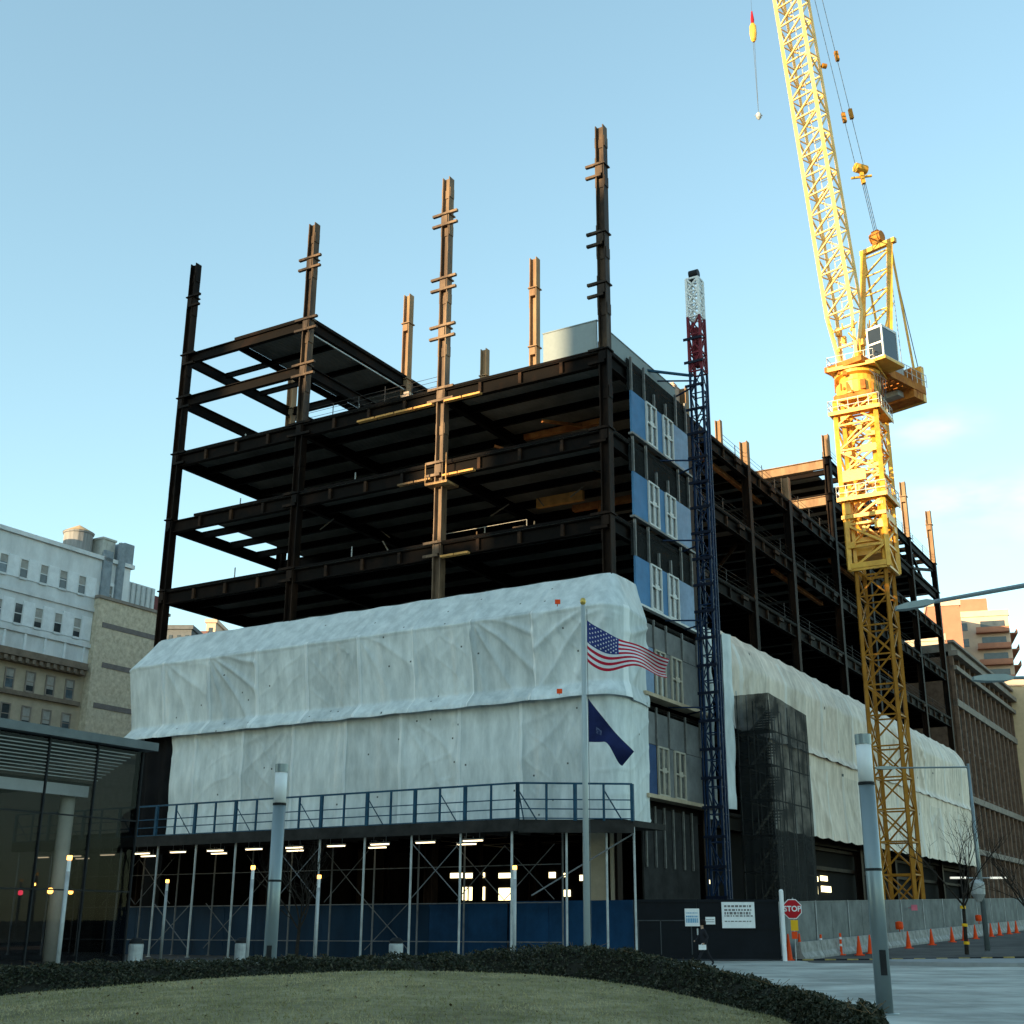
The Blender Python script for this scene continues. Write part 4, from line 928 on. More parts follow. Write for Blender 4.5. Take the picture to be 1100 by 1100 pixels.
fc=bpy.data.curves.new('lettering','FONT'); fc.body='STOP'; fc.size=.36; fc.align_x='CENTER'; fc.align_y='CENTER'; fc.extrude=.003; fc.materials.append(white_paint); fc.offset=.008
fo=bpy.data.objects.new('lettering',fc); COL.objects.link(fo); fo.parent=SS; fo.location=(.1,-.022,2.42); fo.rotation_euler=(PI/2,0,0)
bpy.context.view_layer.update(); _me=bpy.data.meshes.new_from_object(fo.evaluated_get(bpy.context.evaluated_depsgraph_get())); bpy.data.objects.remove(fo)
fo=bpy.data.objects.new('lettering',_me); COL.objects.link(fo); fo.parent=SS; fo.location=(.1,-.022,2.42); fo.rotation_euler=(PI/2,0,0)
m=MB(); m.box(sx-.02,sx+.34,sy-.0,sy+.02,1.4,1.9); part('warning_plate',m,yellows,SS); m=MB(); m.box(sx,sx+.28,sy,sy+.02,1.02,1.36); part('warning_plate',m,orange,SS,label='orange plate below the yellow one')
# orange markers behind barriers
for (px,py,lab) in ((966,994,'orange warning light on the barriers behind the third cone in the row'),(1051,986,'orange warning light on the barriers beyond the street lamp foot'),(982,975,'small pink tag on the grey fence')):
    a,b=ray(px,py); s=(a*66-12.8)/(.5-a*.866); Yg=66+.866*s; x,y,z=a*Yg,Yg,HC+b*Yg; m=MB(); 
    if 'tag' in lab: m.box(x-.2,x+.2,y-.06,y,z-.18,z+.18); m.box(x-.03,x+.03,y,y+1.6,z-.02,z+.02); solo('fence_tag',m,mat('pink_tag',(.6,.15,.2),.6),lab,'tag',(x,y,z),'W')
    else: m.lathe(x,y,[(.22,z-.25),(.26,z-.1),(.24,z+.2),(.05,z+.25)],10); m.tube((x,y,G(x,y)),(x,y,z-.2),.03,6); solo('barrier_light',m,orange,lab,'warning light',(x,y,G(x,y)),'W')
# ------------------------------------------------------------------ lamp posts
def big_post(px,pyt,Y,h,lab):
    a,b=ray(px,pyt); # base found from vertical line: use X at mid height
    x=a*Y; zt=HC+b*Y; t=thing('light_column',lab,'lamp post',(x,Y,0),'W',group='thick grey light columns')
    m=MB(); m.tube((x,Y,0),(x,Y,zt-.95),.155,24); m.tube((x,Y,0),(x,Y,.03),.26,16); part('shaft',m,lampgrey,t,smooth=True)
    m=MB(); m.lathe(x,Y,[(.16,zt-1.0),(.165,zt-.99),(.165,zt-.95),(.16,zt-.94)],24); m.box(x-.06,x+.06,Y-.165,Y-.15,.7,1.15); m.lathe(x,Y,[(.159,2.6),(.162,2.61),(.162,2.64),(.159,2.65)],24); part('collar',m,dark_steel,t)
    m=MB(); m.tube((x,Y,zt-.95),(x,Y,zt-.2),.15,24); part('lens',m,lens,t,smooth=True)
    m=MB(); m.tube((x,Y,zt-.2),(x,Y,zt),.16,24); part('cap',m,lampgrey,t); return t
big_post(926.5,789,25.3,5.2,'thick grey light column with white lens, nearest the camera on the right')
big_post(303,821,31.5,5.6,'thick grey light column with white lens in front of the sidewalk shed')
def small_post(px,pyt,Y,lab,h=4.0):
    a,b=ray(px,pyt); x=a*Y; zt=HC+b*Y; t=thing('light_pole',lab,'lamp post',(x,Y,0),'W',group='slim plaza light poles')
    m=MB(); m.tube((x,Y,0),(x,Y,zt-.55),.075,12); part('shaft',m,galv,t,smooth=True)
    m=MB(); m.tube((x,Y,zt-.55),(x,Y,zt-.15),.07,12); part('lens',m,lens,t); m=MB(); m.tube((x,Y,zt-.15),(x,Y,zt),.09,12); part('glowing_cap',m,orangelamp,t)
small_post(75,919,46.5,'slim light pole standing before the glass pavilion column'); small_post(180,945,68,'slim light pole leftmost under the shed, right of the pavilion corner')
small_post(272,930,55,'slim light pole just left of the thick light column by the shed'); small_post(343,940,60,'slim light pole just right of the thick light column by the shed'); small_post(553,930,56,'slim light pole in front of the glowing openings, left of the flagpole')
# street lamp right
def cobra(m,p,d,l=.9): 
    p=Vector(p);d=Vector(d).normalized(); r=Vector((-d.y,d.x,0)); q=[(0,.06,.04),(.2,.14,.09),(.65,.17,.09),(.9,.10,.05)]
    for (s0_,w0,h0),(s1_,w1,h1) in zip(q,q[1:]):
        a=p+d*s0_*l/.9; b=p+d*s1_*l/.9; m.hexa([a-r*w0-Vector((0,0,h0)),a+r*w0-Vector((0,0,h0)),b+r*w1-Vector((0,0,h1)),b-r*w1-Vector((0,0,h1)),a-r*w0+Vector((0,0,h0)),a+r*w0+Vector((0,0,h0)),b+r*w1+Vector((0,0,h1)),b-r*w1+Vector((0,0,h1))])
x,y,_=W(1061,1020,75); z0=G(x,y); a,b=ray(1040,824); zt=HC+b*75
SL=thing('street_lamp','tall thin street lamp with long arm reaching left, in front of the brown brick building','street lamp',(x,y,z0),'W')
m=MB(); m.tube((x,y,z0),(x,y,zt+.2),.16,12,r2=.08); part('pole',m,lampgrey,SL,smooth=True)
m=MB(); m.tube((x,y,zt),(x-4.4,y,zt-.05),.05,8); part('arm',m,lampgrey,SL)
m=MB(); cobra(m,(x-4.2,y,zt-.05),(-1,0,0),1.3); part('lamp_head',m,lampgrey,SL)
m=MB(); zc=W(1050,945,75)[2]; m.tube((x-1.3,y,zc+.1),(x+1.3,y,zc+.1),.04,6); m.lathe(x-.3,y-.3,[(.15,zc-1.2),(.4,zc-.8),(.42,zc-.2),(.2,zc)],12); part('bracket',m,galv,SL)
m=MB(); m.box(x-1.7,x-.8,y-.1,y+.1,zc+.05,zc+.16); m.box(x+.6,x+1.5,y-.1,y+.1,zc+.05,zc+.16); part('bracket_lamp',m,mat('pale_lamp',(.75,.72,.62),.5,emit=(1,.95,.8),es=.25),SL)
# overhead cobra arms from poles off the right edge
def arm_lamp(pa,pb,Y,lab,th,polex):
    A=Vector(W(*pa,Y)); Bq=Vector(W(*pb,Y)); t=thing('street_lamp',lab,'street lamp',(A.x+polex,Y,0),'W')
    d=(A-Bq).normalized(); E=A+d*polex
    m=MB(); m.tube((E.x,Y,0),(E.x,Y,E.z+.3),.12,12,r2=.07); part('pole',m,lampgrey,t)
    m=MB(); m.tube(Bq+d*.9,E,th,8,r2=th*1.5); part('arm',m,lampgrey,t); m=MB(); cobra(m,Bq+d*1.0,-d,1.1); part('lamp_head',m,lampgrey,t)
arm_lamp((1100,629),(966,653),34,'street lamp arm crossing the upper right sky, its head before the crane mast',.055,2.0)
arm_lamp((1100,728),(1049,729),34,'street lamp head at the right edge, below the longer lamp arm',.045,2.4)
# bare trees
def tree(x,y,z,h,lab,seed,tape=False,low=.35,spread=.55,group='bare street trees'):
    random.seed(seed); t=thing('bare_tree',lab,'tree',(x,y,z),'W',group=group); tr=MB(); cr=MB()
    p=Vector((x,y,z)); q=p+Vector((.08,0,h*low)); tr.tube(p,q,h*.016,8,r2=h*.011,cap=False); part('trunk',tr,barkm,t,smooth=True)
    def grow(p,d,l,r,lv):
        n=3; 
        for k in range(n):
            d2=(d+Vector((random.gauss(0,.12),random.gauss(0,.12),random.gauss(.05,.08)))).normalized(); q=p+d2*l/n; cr.tube(p,q,r*(1-k*.18),5 if lv<2 else 3,r2=r*(1-(k+1)*.18),cap=False); p=q; d=d2
            if lv<3 and random.random()<.85:
                ax=Vector((random.gauss(0,1),random.gauss(0,1),random.gauss(0,.35))).normalized(); grow(p,(d*.8+ax*random.uniform(.5,.9)+Vector((0,0,.15))).normalized(),l*random.uniform(.5,.75),r*.55,lv+1)
        if lv<3: grow(p,d,l*.65,r*.5,lv+1)
    for k in range(5):
        a=k*2.4+random.random(); grow(q-Vector((0,0,k*.12)),Vector((math.cos(a)*spread,math.sin(a)*spread,.9)).normalized(),h*.33,h*.0075,0)
    part('crown',cr,barkm,t)
    if tape:
        m=MB(); 
        for k in range(3): m.tube((x+.03,y,z+.5+k*.9),(x+.04,y,z+.65+k*.9),.15,10)
        part('tape_band',m,yellows,t)
x,y,_=W(1039,1027,70); tree(x,y,G(x,y),7.4,'bare tree with yellow tape round its trunk, before the grey fence',5,True)
x,y,_=W(1108,1020,72); tree(x,y,G(x,y),6.5,'bare tree at the right edge behind the kerb island',8)
x,y,_=W(318,1030,64); tree(x,y,0,6.2,'bare tree in the dark under the shed, behind the thick light column',12,low=.3)
# trash cans
for px,Y,lab in ((425,57,'grey litter bin before the blue hoarding at the middle of the shed'),(259,58,'grey litter bin left of the thick light column by the shed'),(145,56,'grey litter bin beside the glass pavilion corner')):
    x,y,_=W(px,1030,Y); t=thing('litter_bin',lab,'litter bin',(x,y,0),'W',group='litter bins on the plaza'); m=MB(); m.lathe(x,y,[(.26,0),(.30,.1),(.31,.85),(.28,.9)],16); part('body',m,galv,t); m=MB(); m.lathe(x,y,[(.31,.91),(.30,1.0),(.18,1.12),(.12,1.13)],16); part('lid',m,dark_steel,t)
# ------------------------------------------------------------------ flagpole and flags
FPY=45.0; bx,_,_=W(632,1020,FPY); a,b=ray(625,643); fx=bx; ftop=HC+b*FPY
fx=(ray(628.5,830)[0])*FPY
FP=thing('flagpole','tall pale flagpole with gold ball before the white tarps','flagpole',(fx,FPY,0),'W')
m=MB(); m.tube((fx,FPY,0),(fx,FPY,ftop-.25),.125,16,r2=.075); part('pole',m,mat('flagpole_white',(.36,.40,.40),.4,metal=.2,var=.05),FP,smooth=True)
m=MB(); m.lathe(fx,FPY,[(.02,ftop-.26),(.09,ftop-.2),(.11,ftop-.1),(.08,ftop),(.01,ftop+.03)],14); part('finial',m,gold,FP,smooth=True)
m=MB(); m.tube((fx+.14,FPY,1.2),(fx+.14,FPY,ftop-.4),.01,4); part('halyard',m,rope,FP)
def flagpt(u,v):
    x0_,_,zt0=W(634,666,FPY); _,_,zb0=W(634,711,FPY); Hh=zt0-zb0
    x1_=W(717,700,FPY)[0]-fx-.12; 
    top=-(1.42*(u**.82))- .05*math.sin(u*9); hh=Hh*(1-.58*smooth(u*1.15))
    z=zt0+top-v*hh; w=.30*math.sin(u*11+v*1.6)*(.25+u)+.18*math.sin((u*7-v*4)+1)*u
    # make the bottom edge stay nearly level first
    return (fx+.14+x1_*u*(1-.02*v)+.05*math.sin(v*5+u*8)*u,FPY-w,z+.03*math.sin(u*14+v*3)*u)
FL=thing('american_flag','stars and stripes flag flying from the upper part of the pole','flag',(fx,FPY,flagpt(0,1)[2]),'W')
m=MB(); m.grid(60,26,flagpt,lambda i,j:(2 if (i<24 and j<14) else ((j//2)%2))); part('cloth',m,[flag_red,flag_white,flag_blue],FL,smooth=True)
m=MB()
for r in range(9):
    for c in range(6 if r%2==0 else 5):
        u=(.4/12)*(1+2*c+(r%2)); v=(7/13/10)*(r+1)
        for side in (-1,1):
            P=Vector(flagpt(u,v)); du=(Vector(flagpt(u+.01,v))-P).normalized(); dv=(Vector(flagpt(u,v+.01))-P).normalized(); nrm=du.cross(dv).normalized()*side
            pts=[]
            for k in range(10):
                rr=.042 if k%2==0 else .017; t=PI/2+k*PI/5; pts.append(P+nrm*.008+du*rr*math.cos(t)-dv*rr*math.sin(t))
            m.poly(pts)
part('star',m,flag_white,FL,kind='stuff')
def nypt(u,v):
    _,_,zt0=W(636,750,FPY); _,_,zb0=W(636,797,FPY); Hh=zt0-zb0
    xt=(W(680,810,FPY)[0]-fx-.12)*u; ztop=zt0-(zt0-W(680,808,FPY)[2])*u**.9
    zbot=zb0-(zb0-W(672,822,FPY)[2])*smooth((u-.45)/.55); xb=(W(668,822,FPY)[0]-fx-.12)*u
    return (fx+.15+xt+(xb-xt)*v,FPY-.13*math.sin(u*8+v*3)*(.2+u),ztop+(zbot-ztop)*v)
NF=thing('navy_flag','dark navy flag drooping from the pole below the striped flag','flag',(fx,FPY,nypt(0,1)[2]),'W')
m=MB(); m.grid(40,24,nypt); part('cloth',m,navy,NF,smooth=True)
m=MB(); P=Vector(nypt(.28,.62)); 
for k in range(7): t=k*.9; q=P+Vector((.10*math.cos(t)*random.uniform(.4,1),-.1,.1*math.sin(t)*random.uniform(.4,1))); m.box(q.x-.03,q.x+.03,q.y-.01,q.y+.01,q.z-.02,q.z+.02)
m=MB(); m.grid(8,8,lambda u,v:(lambda q:(q[0],q[1]-.012,q[2]))(nypt(.2+.14*u,.52+.2*v))); part('emblem',m,mat('faded_emblem',(.10,.12,.2),.8,c2=(.02,.03,.09),fac=(.45,.55),scale=9),NF)
# ------------------------------------------------------------------ person
def skinned(name,verts,edges,rads,mats_,par,fn,root=0,sub=1):
    me=bpy.data.meshes.new(name+'_tmp'); me.from_pydata(verts,edges,[]); o=bpy.data.objects.new(name+'_tmp',me); COL.objects.link(o)
    md=o.modifiers.new('s','SKIN'); md.use_smooth_shade=True; sv=me.skin_vertices[0].data
    for i,r in enumerate(rads): sv[i].radius=(r,r*.9) if not isinstance(r,tuple) else r; sv[i].use_root=(i==root)
    o.modifiers.new('u','SUBSURF').levels=sub; o.modifiers['u'].render_levels=sub
    dg=bpy.context.evaluated_depsgraph_get(); dg.update(); me2=bpy.data.meshes.new_from_object(o.evaluated_get(dg)); me2.name=name
    bpy.data.objects.remove(o); me2.materials.clear()
    for mt in mats_: me2.materials.append(mt)
    for p in me2.polygons: p.material_index=fn(p.center); p.use_smooth=True
    ob=bpy.data.objects.new(name,me2); COL.objects.link(ob); ob.parent=par; return ob
px_,py_,_=W(757,1039,56.0)
PE=thing('person','person in dark coat walking past the black gate with a white item in hand','person',(px_,py_,G(px_,py_)),'W')
PE.rotation_euler=(0,0,R(8)); PE.scale=(1.12,1.2,1.03)   # walks toward -x of the picture
V=[(0,0,.95),(0,0,1.15),(-.02,0,1.36),(-.03,0,1.46),(-.05,0,1.55),(-.05,0,1.66),(-.05,0,1.73),
   (.04,-.09,.90),(-.14,-.10,.50),(-.34,-.10,.09),(-.47,-.10,.05),
   (.04,.09,.90),(.16,.10,.52),(.38,.10,.14),(.30,.10,.05),
   (-.02,-.19,1.38),(.10,-.24,1.10),(-.08,-.25,.90),(-.14,-.25,.84),
   (-.02,.19,1.38),(-.12,.23,1.12),(-.26,.2,.98),(-.33,.19,.96)]
E=[(0,1),(1,2),(2,3),(3,4),(4,5),(5,6),(0,7),(7,8),(8,9),(9,10),(0,11),(11,12),(12,13),(13,14),(2,15),(15,16),(16,17),(17,18),(2,19),(19,20),(20,21),(21,22)]
RD=[.15,.15,.15,.06,.06,.10,.07,.10,.07,.045,.04,.10,.07,.045,.04,.07,.05,.035,.035,.07,.05,.035,.035]
body=skinned('body',V,E,RD,[cloth_dark,skin],PE,lambda c:1 if (c.z>1.47 or (c.z<.9 and c.z>.78 and c.y<-.2) or (c.x<-.29 and c.z>.9)) else 0)
m=MB(); c=Vector((-.035,0,1.69)); 
for j in range(5):
    pass
m.lathe(-.03,0,[(.115,1.60),(.125,1.68),(.115,1.76),(.06,1.81),(.01,1.82)],14); me=mkmesh('hair',m,hairm,(0,0,0),True); o=bpy.data.objects.new('hair',me); COL.objects.link(o); o.parent=PE; o.location=(.03,0,0)
m=MB(); m.box(-.30,.02,-.30,-.26,.66,.86); m.tube((-.2,-.28,.86),(-.14,-.27,.92),.01,5); m.tube((-.06,-.28,.86),(-.12,-.27,.92),.01,5)
bag=solo('paper_bag',m,white_paint,'small white bag in the hand of the walking person','bag',(0,0,0),'W'); bag.location=(px_,py_,G(px_,py_)); bag.rotation_euler=(0,0,R(8))
# ------------------------------------------------------------------ left glass pavilion
FRAMES['P']=((-18.0,58.0),AS)
PV=thing('glass_pavilion','dark glass pavilion with louvred roof soffit at the left edge','building',(-4,-8,0),'P')
y0=-22
m=MB(); m.grid(1,1,lambda u,v:(0,y0+(0-y0)*u,9.2*v)); part('glass_wall',m,pglass,PV)
m=MB(); m.grid(1,1,lambda u,v:(-14*u,0,9.2*v)); part('glass_wall',m,alpha_mat('tinted_glass',(.4,.45,.45),.16,.05,gloss=.02),PV)
m=MB(); m.box(-14.7,-.1,-22,-.15,9.12,9.2); part('ceiling',m,black,PV)
m=MB(); m.hexa([(.45,y0,9.25),(.45,.5,9.25),(-15,.5,9.25),(-15,y0,9.25),(.45,y0,9.62),(.45,.5,9.62),(-15,.5,9.62),(-15,y0,9.62)][::1]); part('roof',m,mat('pavilion_roof_metal',(.11,.13,.14),.45,metal=.4,var=.15),PV)
lm=mat('louvre_metal',(.72,.78,.80),.5,metal=.2,var=.12)
for k in range(10):
    f=k/10; x=-.25-2.5*f; z=9.05-1.15*f; ye=-.2+3.85*f
    if ye>-.15: ye=-.15
    m=MB(); m.box(x-.07,x+.07,y0,-.3,z-.03,z); part('louvre',m,lm,PV)
m=MB(); m.box(-3.0,-2.85,y0,-.4,7.25,7.75); part('fascia',m,mat('pale_fascia',(.60,.66,.68),.5,var=.1),PV)
m=MB(); m.tube((-3.6,-.9,0),(-3.6,-.9,7.3),.33,20); part('column',m,mat('pavilion_column',(.62,.60,.52),.7,var=.12),PV,smooth=True)
for k in range(9):
    m=MB(); y=-k*2.6; m.box(-.02,.08,y-.035,y+.035,0,9.2); part('mullion',m,dark_steel,PV)
for z in (3.05,6.1):
    m=MB(); m.box(-.015,.06,y0,0,z-.03,z+.03); part('transom',m,dark_steel,PV)
m=MB(); m.box(-15,-14.8,y0,0,0,9.2); m.box(-14.8,-.1,y0-.2,y0,0,9.2); m.box(-14.8,-13.9,-.1,0,0,9.2); m.box(-14.7,-3.05,y0,-.1,7.8,7.9); part('inner_wall',m,mat('dark_interior',(.012,.013,.013),.8),PV)
m=MB(); m.box(-14.8,-.05,y0,-.05,0,.12); part('floor',m,mat('dark_floor',(.03,.03,.03),.4),PV)
for (px,py,mt,s) in ((54,957,orangelamp,.12),(76,958,orangelamp,.1),(37,950,orangelamp,.06),(22,959,redlamp,.1)):
    Y=56.5 if px>30 else 54.5; w=Vector(W(px,py,Y)); c,s_=math.cos(-AS),math.sin(-AS); dx,dy=w.x+18,w.y-58; xl,yl=c*dx-s_*dy,s_*dx+c*dy
    m=MB(); m.lathe(xl,yl,[(s*.5,w.z-s),(s,w.z-s*.6),(s,w.z+s*.6),(s*.5,w.z+s)],10); part('wall_lamp',m,mt,PV)
# low wall in front of the pavilion
m=MB(); m.box(-14,-9,41.8,42.0,.0,.95) ; 
# ------------------------------------------------------------------ left background buildings
FRAMES['A']=((-49.3,110.0),AS)
A=thing('stone_building','beige stone building with grey-white upper storeys and rows of dark windows at the left','building',(0,8,0),'A')
m=MB(); m.box(-14,0,-30,14.2,-2,25.6); part('lower_wall',m,beige,A)
m=MB(); m.box(-14,.25,-30,15.5,25.65,36.3); m.box(-14,.5,-30,15.8,36.3,36.7); m.box(.25,.4,-30,15.5,30.9,31.3); m.box(.25,.45,-30,15.2,27.3,27.7); part('upper_wall',m,greywhite,A)
m=MB(); m.box(-14,.9,-30,11,25.0,25.64); m.box(-14,.6,-30,11,24.5,24.99); m.box(-.2,.35,-30,11,21.6,22.0); m.box(-.2,.35,-30,11,18.3,18.6)
for k in range(52): m.box(.6,.85,-29.6+k*.78,-29.25+k*.78,24.55,24.95)
part('cornice',m,mat('cornice_stone',(.21,.165,.125),.9,var=.25),A)
m=MB(); m.box(.25,.5,11.8,12.9,25.7,37.4); m.box(-3,0.35,14.3,15.6,36.3,38.8); m.box(.25,.6,13.6,14.4,25.7,38.6); part('wall_pilaster',m,mat('grey_clad_dark',(.26,.30,.33),.8,var=.25),A)
for k in range(-6,6):
    y=.6+k*2.25+1.1; wp=mat('white_wall_panel',(.78,.81,.82),.7,var=.12)
    for q in ((.33,.62,28.0,30.3),(.33,.62,32.3,34.3),(.40,.1,25.7,27.3)): m=MB(); m.box(.25,q[0],y-q[1],y+q[1],q[2],q[3]); part('white_panel',m,wp,A)
PR=random.Random(3); glass_mid=mat('window_glass_pale',(.10,.13,.15),.1,spec=.6,var=.5,scale=1); blindm=mat('window_blind',(.36,.35,.32),.8,var=.2,scale=2)
def win(par,x,y,z,w,h,fm,frame=True,pm=glass_dark):
    m=MB(); t=.12; m.box(x,x+.10,y-w/2-t,y-w/2,z-t,z+h+t); m.box(x,x+.10,y+w/2,y+w/2+t,z-t,z+h+t); m.box(x,x+.16,y-w/2,y+w/2,z-t*1.6,z); m.box(x,x+.1,y-w/2,y+w/2,z+h,z+h+t); m.box(x,x+.05,y-w/2,y+w/2,z+h*.48,z+h*.53)
    f=part('window',m,fm,par); m=MB(); m.cur=0; hb_=h*PR.choice((0,0,.25,.4,.5,.7)); m.box(x+.005,x+.03,y-w/2,y+w/2,z,z+h-hb_); m.cur=1
    if hb_: m.box(x+.005,x+.03,y-w/2,y+w/2,z+h-hb_+.001,z+h)
    part('pane',m,[PR.choice((pm,pm,glass_mid)),blindm],f)
for z,h,xx in ((32.4,1.7,.25),(28.1,1.8,.25),(22.2,1.7,0),(19.0,1.7,0),(15.4,1.7,0)):
    for k in range(-3,5):
        y=.6+k*2.25+(0 if xx else .2)
        if y<-7: continue
        win(A,xx,y,z,.82,h,stone if xx==0 else greywhite)
win(A,.3,13.0,32.2,.7,1.7,greywhite)
m=MB(); m.box(-6,-3.2,-1.5,2.0,36.7,39.3); m.box(-5,-3,6.5,8.5,36.7,37.8); part('roof_box',m,mat('dark_green_grey',(.15,.19,.19),.8),A)
A2=thing('water_tank','round rooftop tank with conical sunlit roof on the grey-white building','water tank',(-1.5,10.5,36.7),'A')
m=MB(); m.lathe(-2.0,10.4,[(1.4,36.7),(1.4,38.9),(1.5,38.95),(1.5,39.1)],18); part('tank_body',m,mat('tank_wood',(.28,.27,.26),.9,var=.3,stretch=(3,3,.3)),A2); m=MB(); m.lathe(-2.0,10.4,[(1.55,39.11),(.7,39.6),(.05,39.95)],18); part('tank_roof',m,mat('tank_roof_tan',(.55,.38,.22),.8),A2)
solobox2=MB(); solobox2.box(-3,-.2,12.0,13.6,36.75,38.7); solobox2.box(-3.1,-.1,11.9,13.7,38.7,38.9); solobox2.box(-.22,-.15,12.5,13.1,37,38.4); solo('rooftop_hut',solobox2,mat('cream_hut',(.5,.49,.44),.9),'small cream rooftop hut beside the round tank','rooftop hut',(-1.5,13,36.7),'A')
BW=thing('tan_brick_building','tan building with blank brick wall and thin grey bands, beside the steel frame','building',(0,15,0),'A')
ta,tb,ztan=11.4,20.6,32.3
m=MB(); m.box(-12,.9,ta,tb,-1,ztan); part('wall',m,tanbrick,BW)
for k,z in enumerate((ztan-2.3,ztan-6.2,ztan-10.2,ztan-15)):
    m=MB(); m.box(.903,.95,ta+.7+(k%2)*.5,tb-.3,z-.5,z); part('brick_band',m,greyband,BW)
m=MB(); m.box(-12.1,1.05,ta-.1,tb+.1,ztan,ztan+.3); part('coping',m,stone,BW)
BG=thing('rooftop_block','pale corrugated rooftop block above the right end of the tan brick wall','rooftop block',(-6,18,ztan),'A')
m=MB(); m.box(-5,-3.2,15.8,22.2,ztan-4,ztan+3.9); part('wall',m,greywhite,BG); m=MB()
for k in range(9): m.box(-3.2,-3.05,16+k*.7,16.15+k*.7,ztan,ztan+3.8)
part('rib',m,galv,BG,kind='stuff'); m=MB(); m.box(-4.9,-3.3,22.25,23.0,ztan,ztan+3.2); part('red_unit',m,mat('dark_red_unit',(.16,.06,.06),.8),BG)
# distant low buildings in the gap
def farbuild(px0,px1,pyt,Y,D,mt,lab,floors=4,cols=6,name='distant_building',glass=glass_dark,base=0):
    x0,_,z=W(px0,pyt,Y); x1=W(px1,pyt,Y)[0]; t=thing(name,lab,'building',((x0+x1)/2,Y,base),'W')
    m=MB(); m.box(x0,x1,Y,Y+D,base-2,z); m.box(x0-.2,x1+.2,Y-.2,Y+D,z,z+.5); part('wall',m,mt,t)
    fh=(z-base)/floors; cw=(x1-x0)/cols
    for i in range(floors):
        for j in range(cols):
            if (i+1)*fh<z*.25: continue
            m=MB(); xa=x0+cw*(j+.28); m.box(xa,xa+cw*.42,Y-.06,Y-.01,base+fh*(i+.35),base+fh*(i+.8)); part('window',m,glass,t)
    return t,x0,x1,z
farbuild(171,206,676,150,20,mat('dull_grey_far',(.14,.15,.16),.9),'low dark grey building seen in the gap behind the left column',10,4)
farbuild(204,222,682,170,14,mat('dull_red_far',(.20,.11,.10),.9),'low reddish building seen in the gap, right of the dark grey one',10,2)
farbuild(222,232,669,170,10,creamtower,'narrow cream block seen just above the left end of the tarp',12,1)
# ------------------------------------------------------------------ right background
BR=thing('brown_brick_building','long brown brick building with pale stone bands beyond the steel frame','building',(-5,105,2),'S')
t0b,t1b,zb_=89,128,31.5; g0=SG(0,100)
m=MB(); m.box(-24,-.55,t0b,t1b,0,zb_); part('wall',m,brownbrick,BR)
m=MB()
for z,o,h in ((9.3,.0,.6),(15.0,.0,.7),(25.6,.0,.8),(29.8,.25,.5),(zb_-.05,.5,.6),(zb_+1.5,.2,.3)): m.box(-.55,o,t0b-.3,t1b+.3,z,z+h)
m.box(-24,-.2,t0b,t1b,zb_+.55,zb_+1.5); part('stone_band',m,stone,BR)
npier=13; sp=(t1b-t0b)/npier
for k in range(npier+1):
    m=MB(); t=t0b+k*sp; m.box(-.55,-.12,t-.3,t+.3,g0-.5,zb_-.1); part('pier',m,brownbrick,BR)
for zb0,zh in ((g0+2,4.5),(10.3,4.3),(16.2,4.2),(21.0,4.0),(26.8,2.6)):
    for k in range(npier):
        t=t0b+(k+.5)*sp; m=MB(); w=.72
        m.box(-.55,-.40,t-w-.1,t-w,zb0,zb0+zh); m.box(-.55,-.40,t+w,t+w+.1,zb0,zb0+zh); m.box(-.55,-.42,t-w,t+w,zb0+zh*.5-.25,zb0+zh*.5+.2); m.box(-.55,-.35,t-w,t+w,zb0-.2,zb0)
        f=part('window',m,mat('dull_window_frame',(.10,.085,.075),.7),BR)
        m=MB(); hb_=zh*PR.choice((0,0,.2,.3,.5)); m.box(-.53,-.50,t-w,t+w,zb0,zb0+zh-hb_); m.cur=1
        if hb_: m.box(-.53,-.50,t-w,t+w,zb0+zh-hb_+.001,zb0+zh)
        part('pane',m,[PR.choice((glass_dark,glass_dark,glass_mid)),mat('brown_blind',(.12,.11,.10),.8)],f)
# apartment tower
def tower(px0,px1,pyt,Y,D,mt,lab,rot=R(-14),bal=True,pmt=None,top=None,nb=14):
    x0,_,z=W(px0,pyt,Y); x1=W(px1,pyt,Y)[0]; wdt=(x1-x0); nm='TW%d'%len(FRAMES); FRAMES[nm]=((x0,Y),rot)
    t=thing('apartment_tower',lab,'building',(0,0,0),nm); wx=wdt/math.cos(rot)
    m=MB(); m.box(0,wx,0,D,0,z); part('wall',m,mt,t)
    m=MB(); m.box(-.2,wx+.2,-.2,D+.2,z,z+1.2); part('parapet',m,creamtower,t)
    if bal:
        for k in range(nb):
            zz=z-3.6-k*3.3
            m=MB(); m.box(wx*.38,wx*.98,-1.5,-.02,zz,zz+.2); m.box(wx*.38,wx*.98,-1.55,-1.45,zz+.2,zz+1.1); m.box(wx-.2,wx+1.6,1,D*.5,zz,zz+.22); m.box(wx+1.5,wx+1.6,1,D*.5,zz+.22,zz+1.1); part('balcony',m,pmt or tantower,t)
            m=MB(); m.box(wx*.48,wx*.92,-.1,-.02,zz+.3,zz+2.6); part('window',m,glass_dark,t)
            m=MB(); m.box(wx*.10,wx*.24,-.1,-.02,zz+.8,zz+2.4); part('window',m,glass_dark,t)
    return t
T1=tower(1024,1078,664,250,26,creamtower,'cream and brick apartment tower with stacked balconies, highest at the right')
z=W(1035,643,250)[2]; zz=W(1035,664,250)[2]; (ox,oy),rr=FRAMES[[k for k in FRAMES if k.startswith('TW')][-1]]
m=MB(); m.box(1.2,7.2,3,11,zz+1.2,z+.4); FR['T1']=(0,0,0); part('penthouse',m,tantower,T1)
T2=tower(996,1028,652,235,20,tantower,'plain tan brick tower block just behind the end of the steel frame',bal=False)
T2b=tower(975,1012,690,215,14,creamtower,'sunlit cream block seen through the far end of the steel frame',bal=True,nb=10)
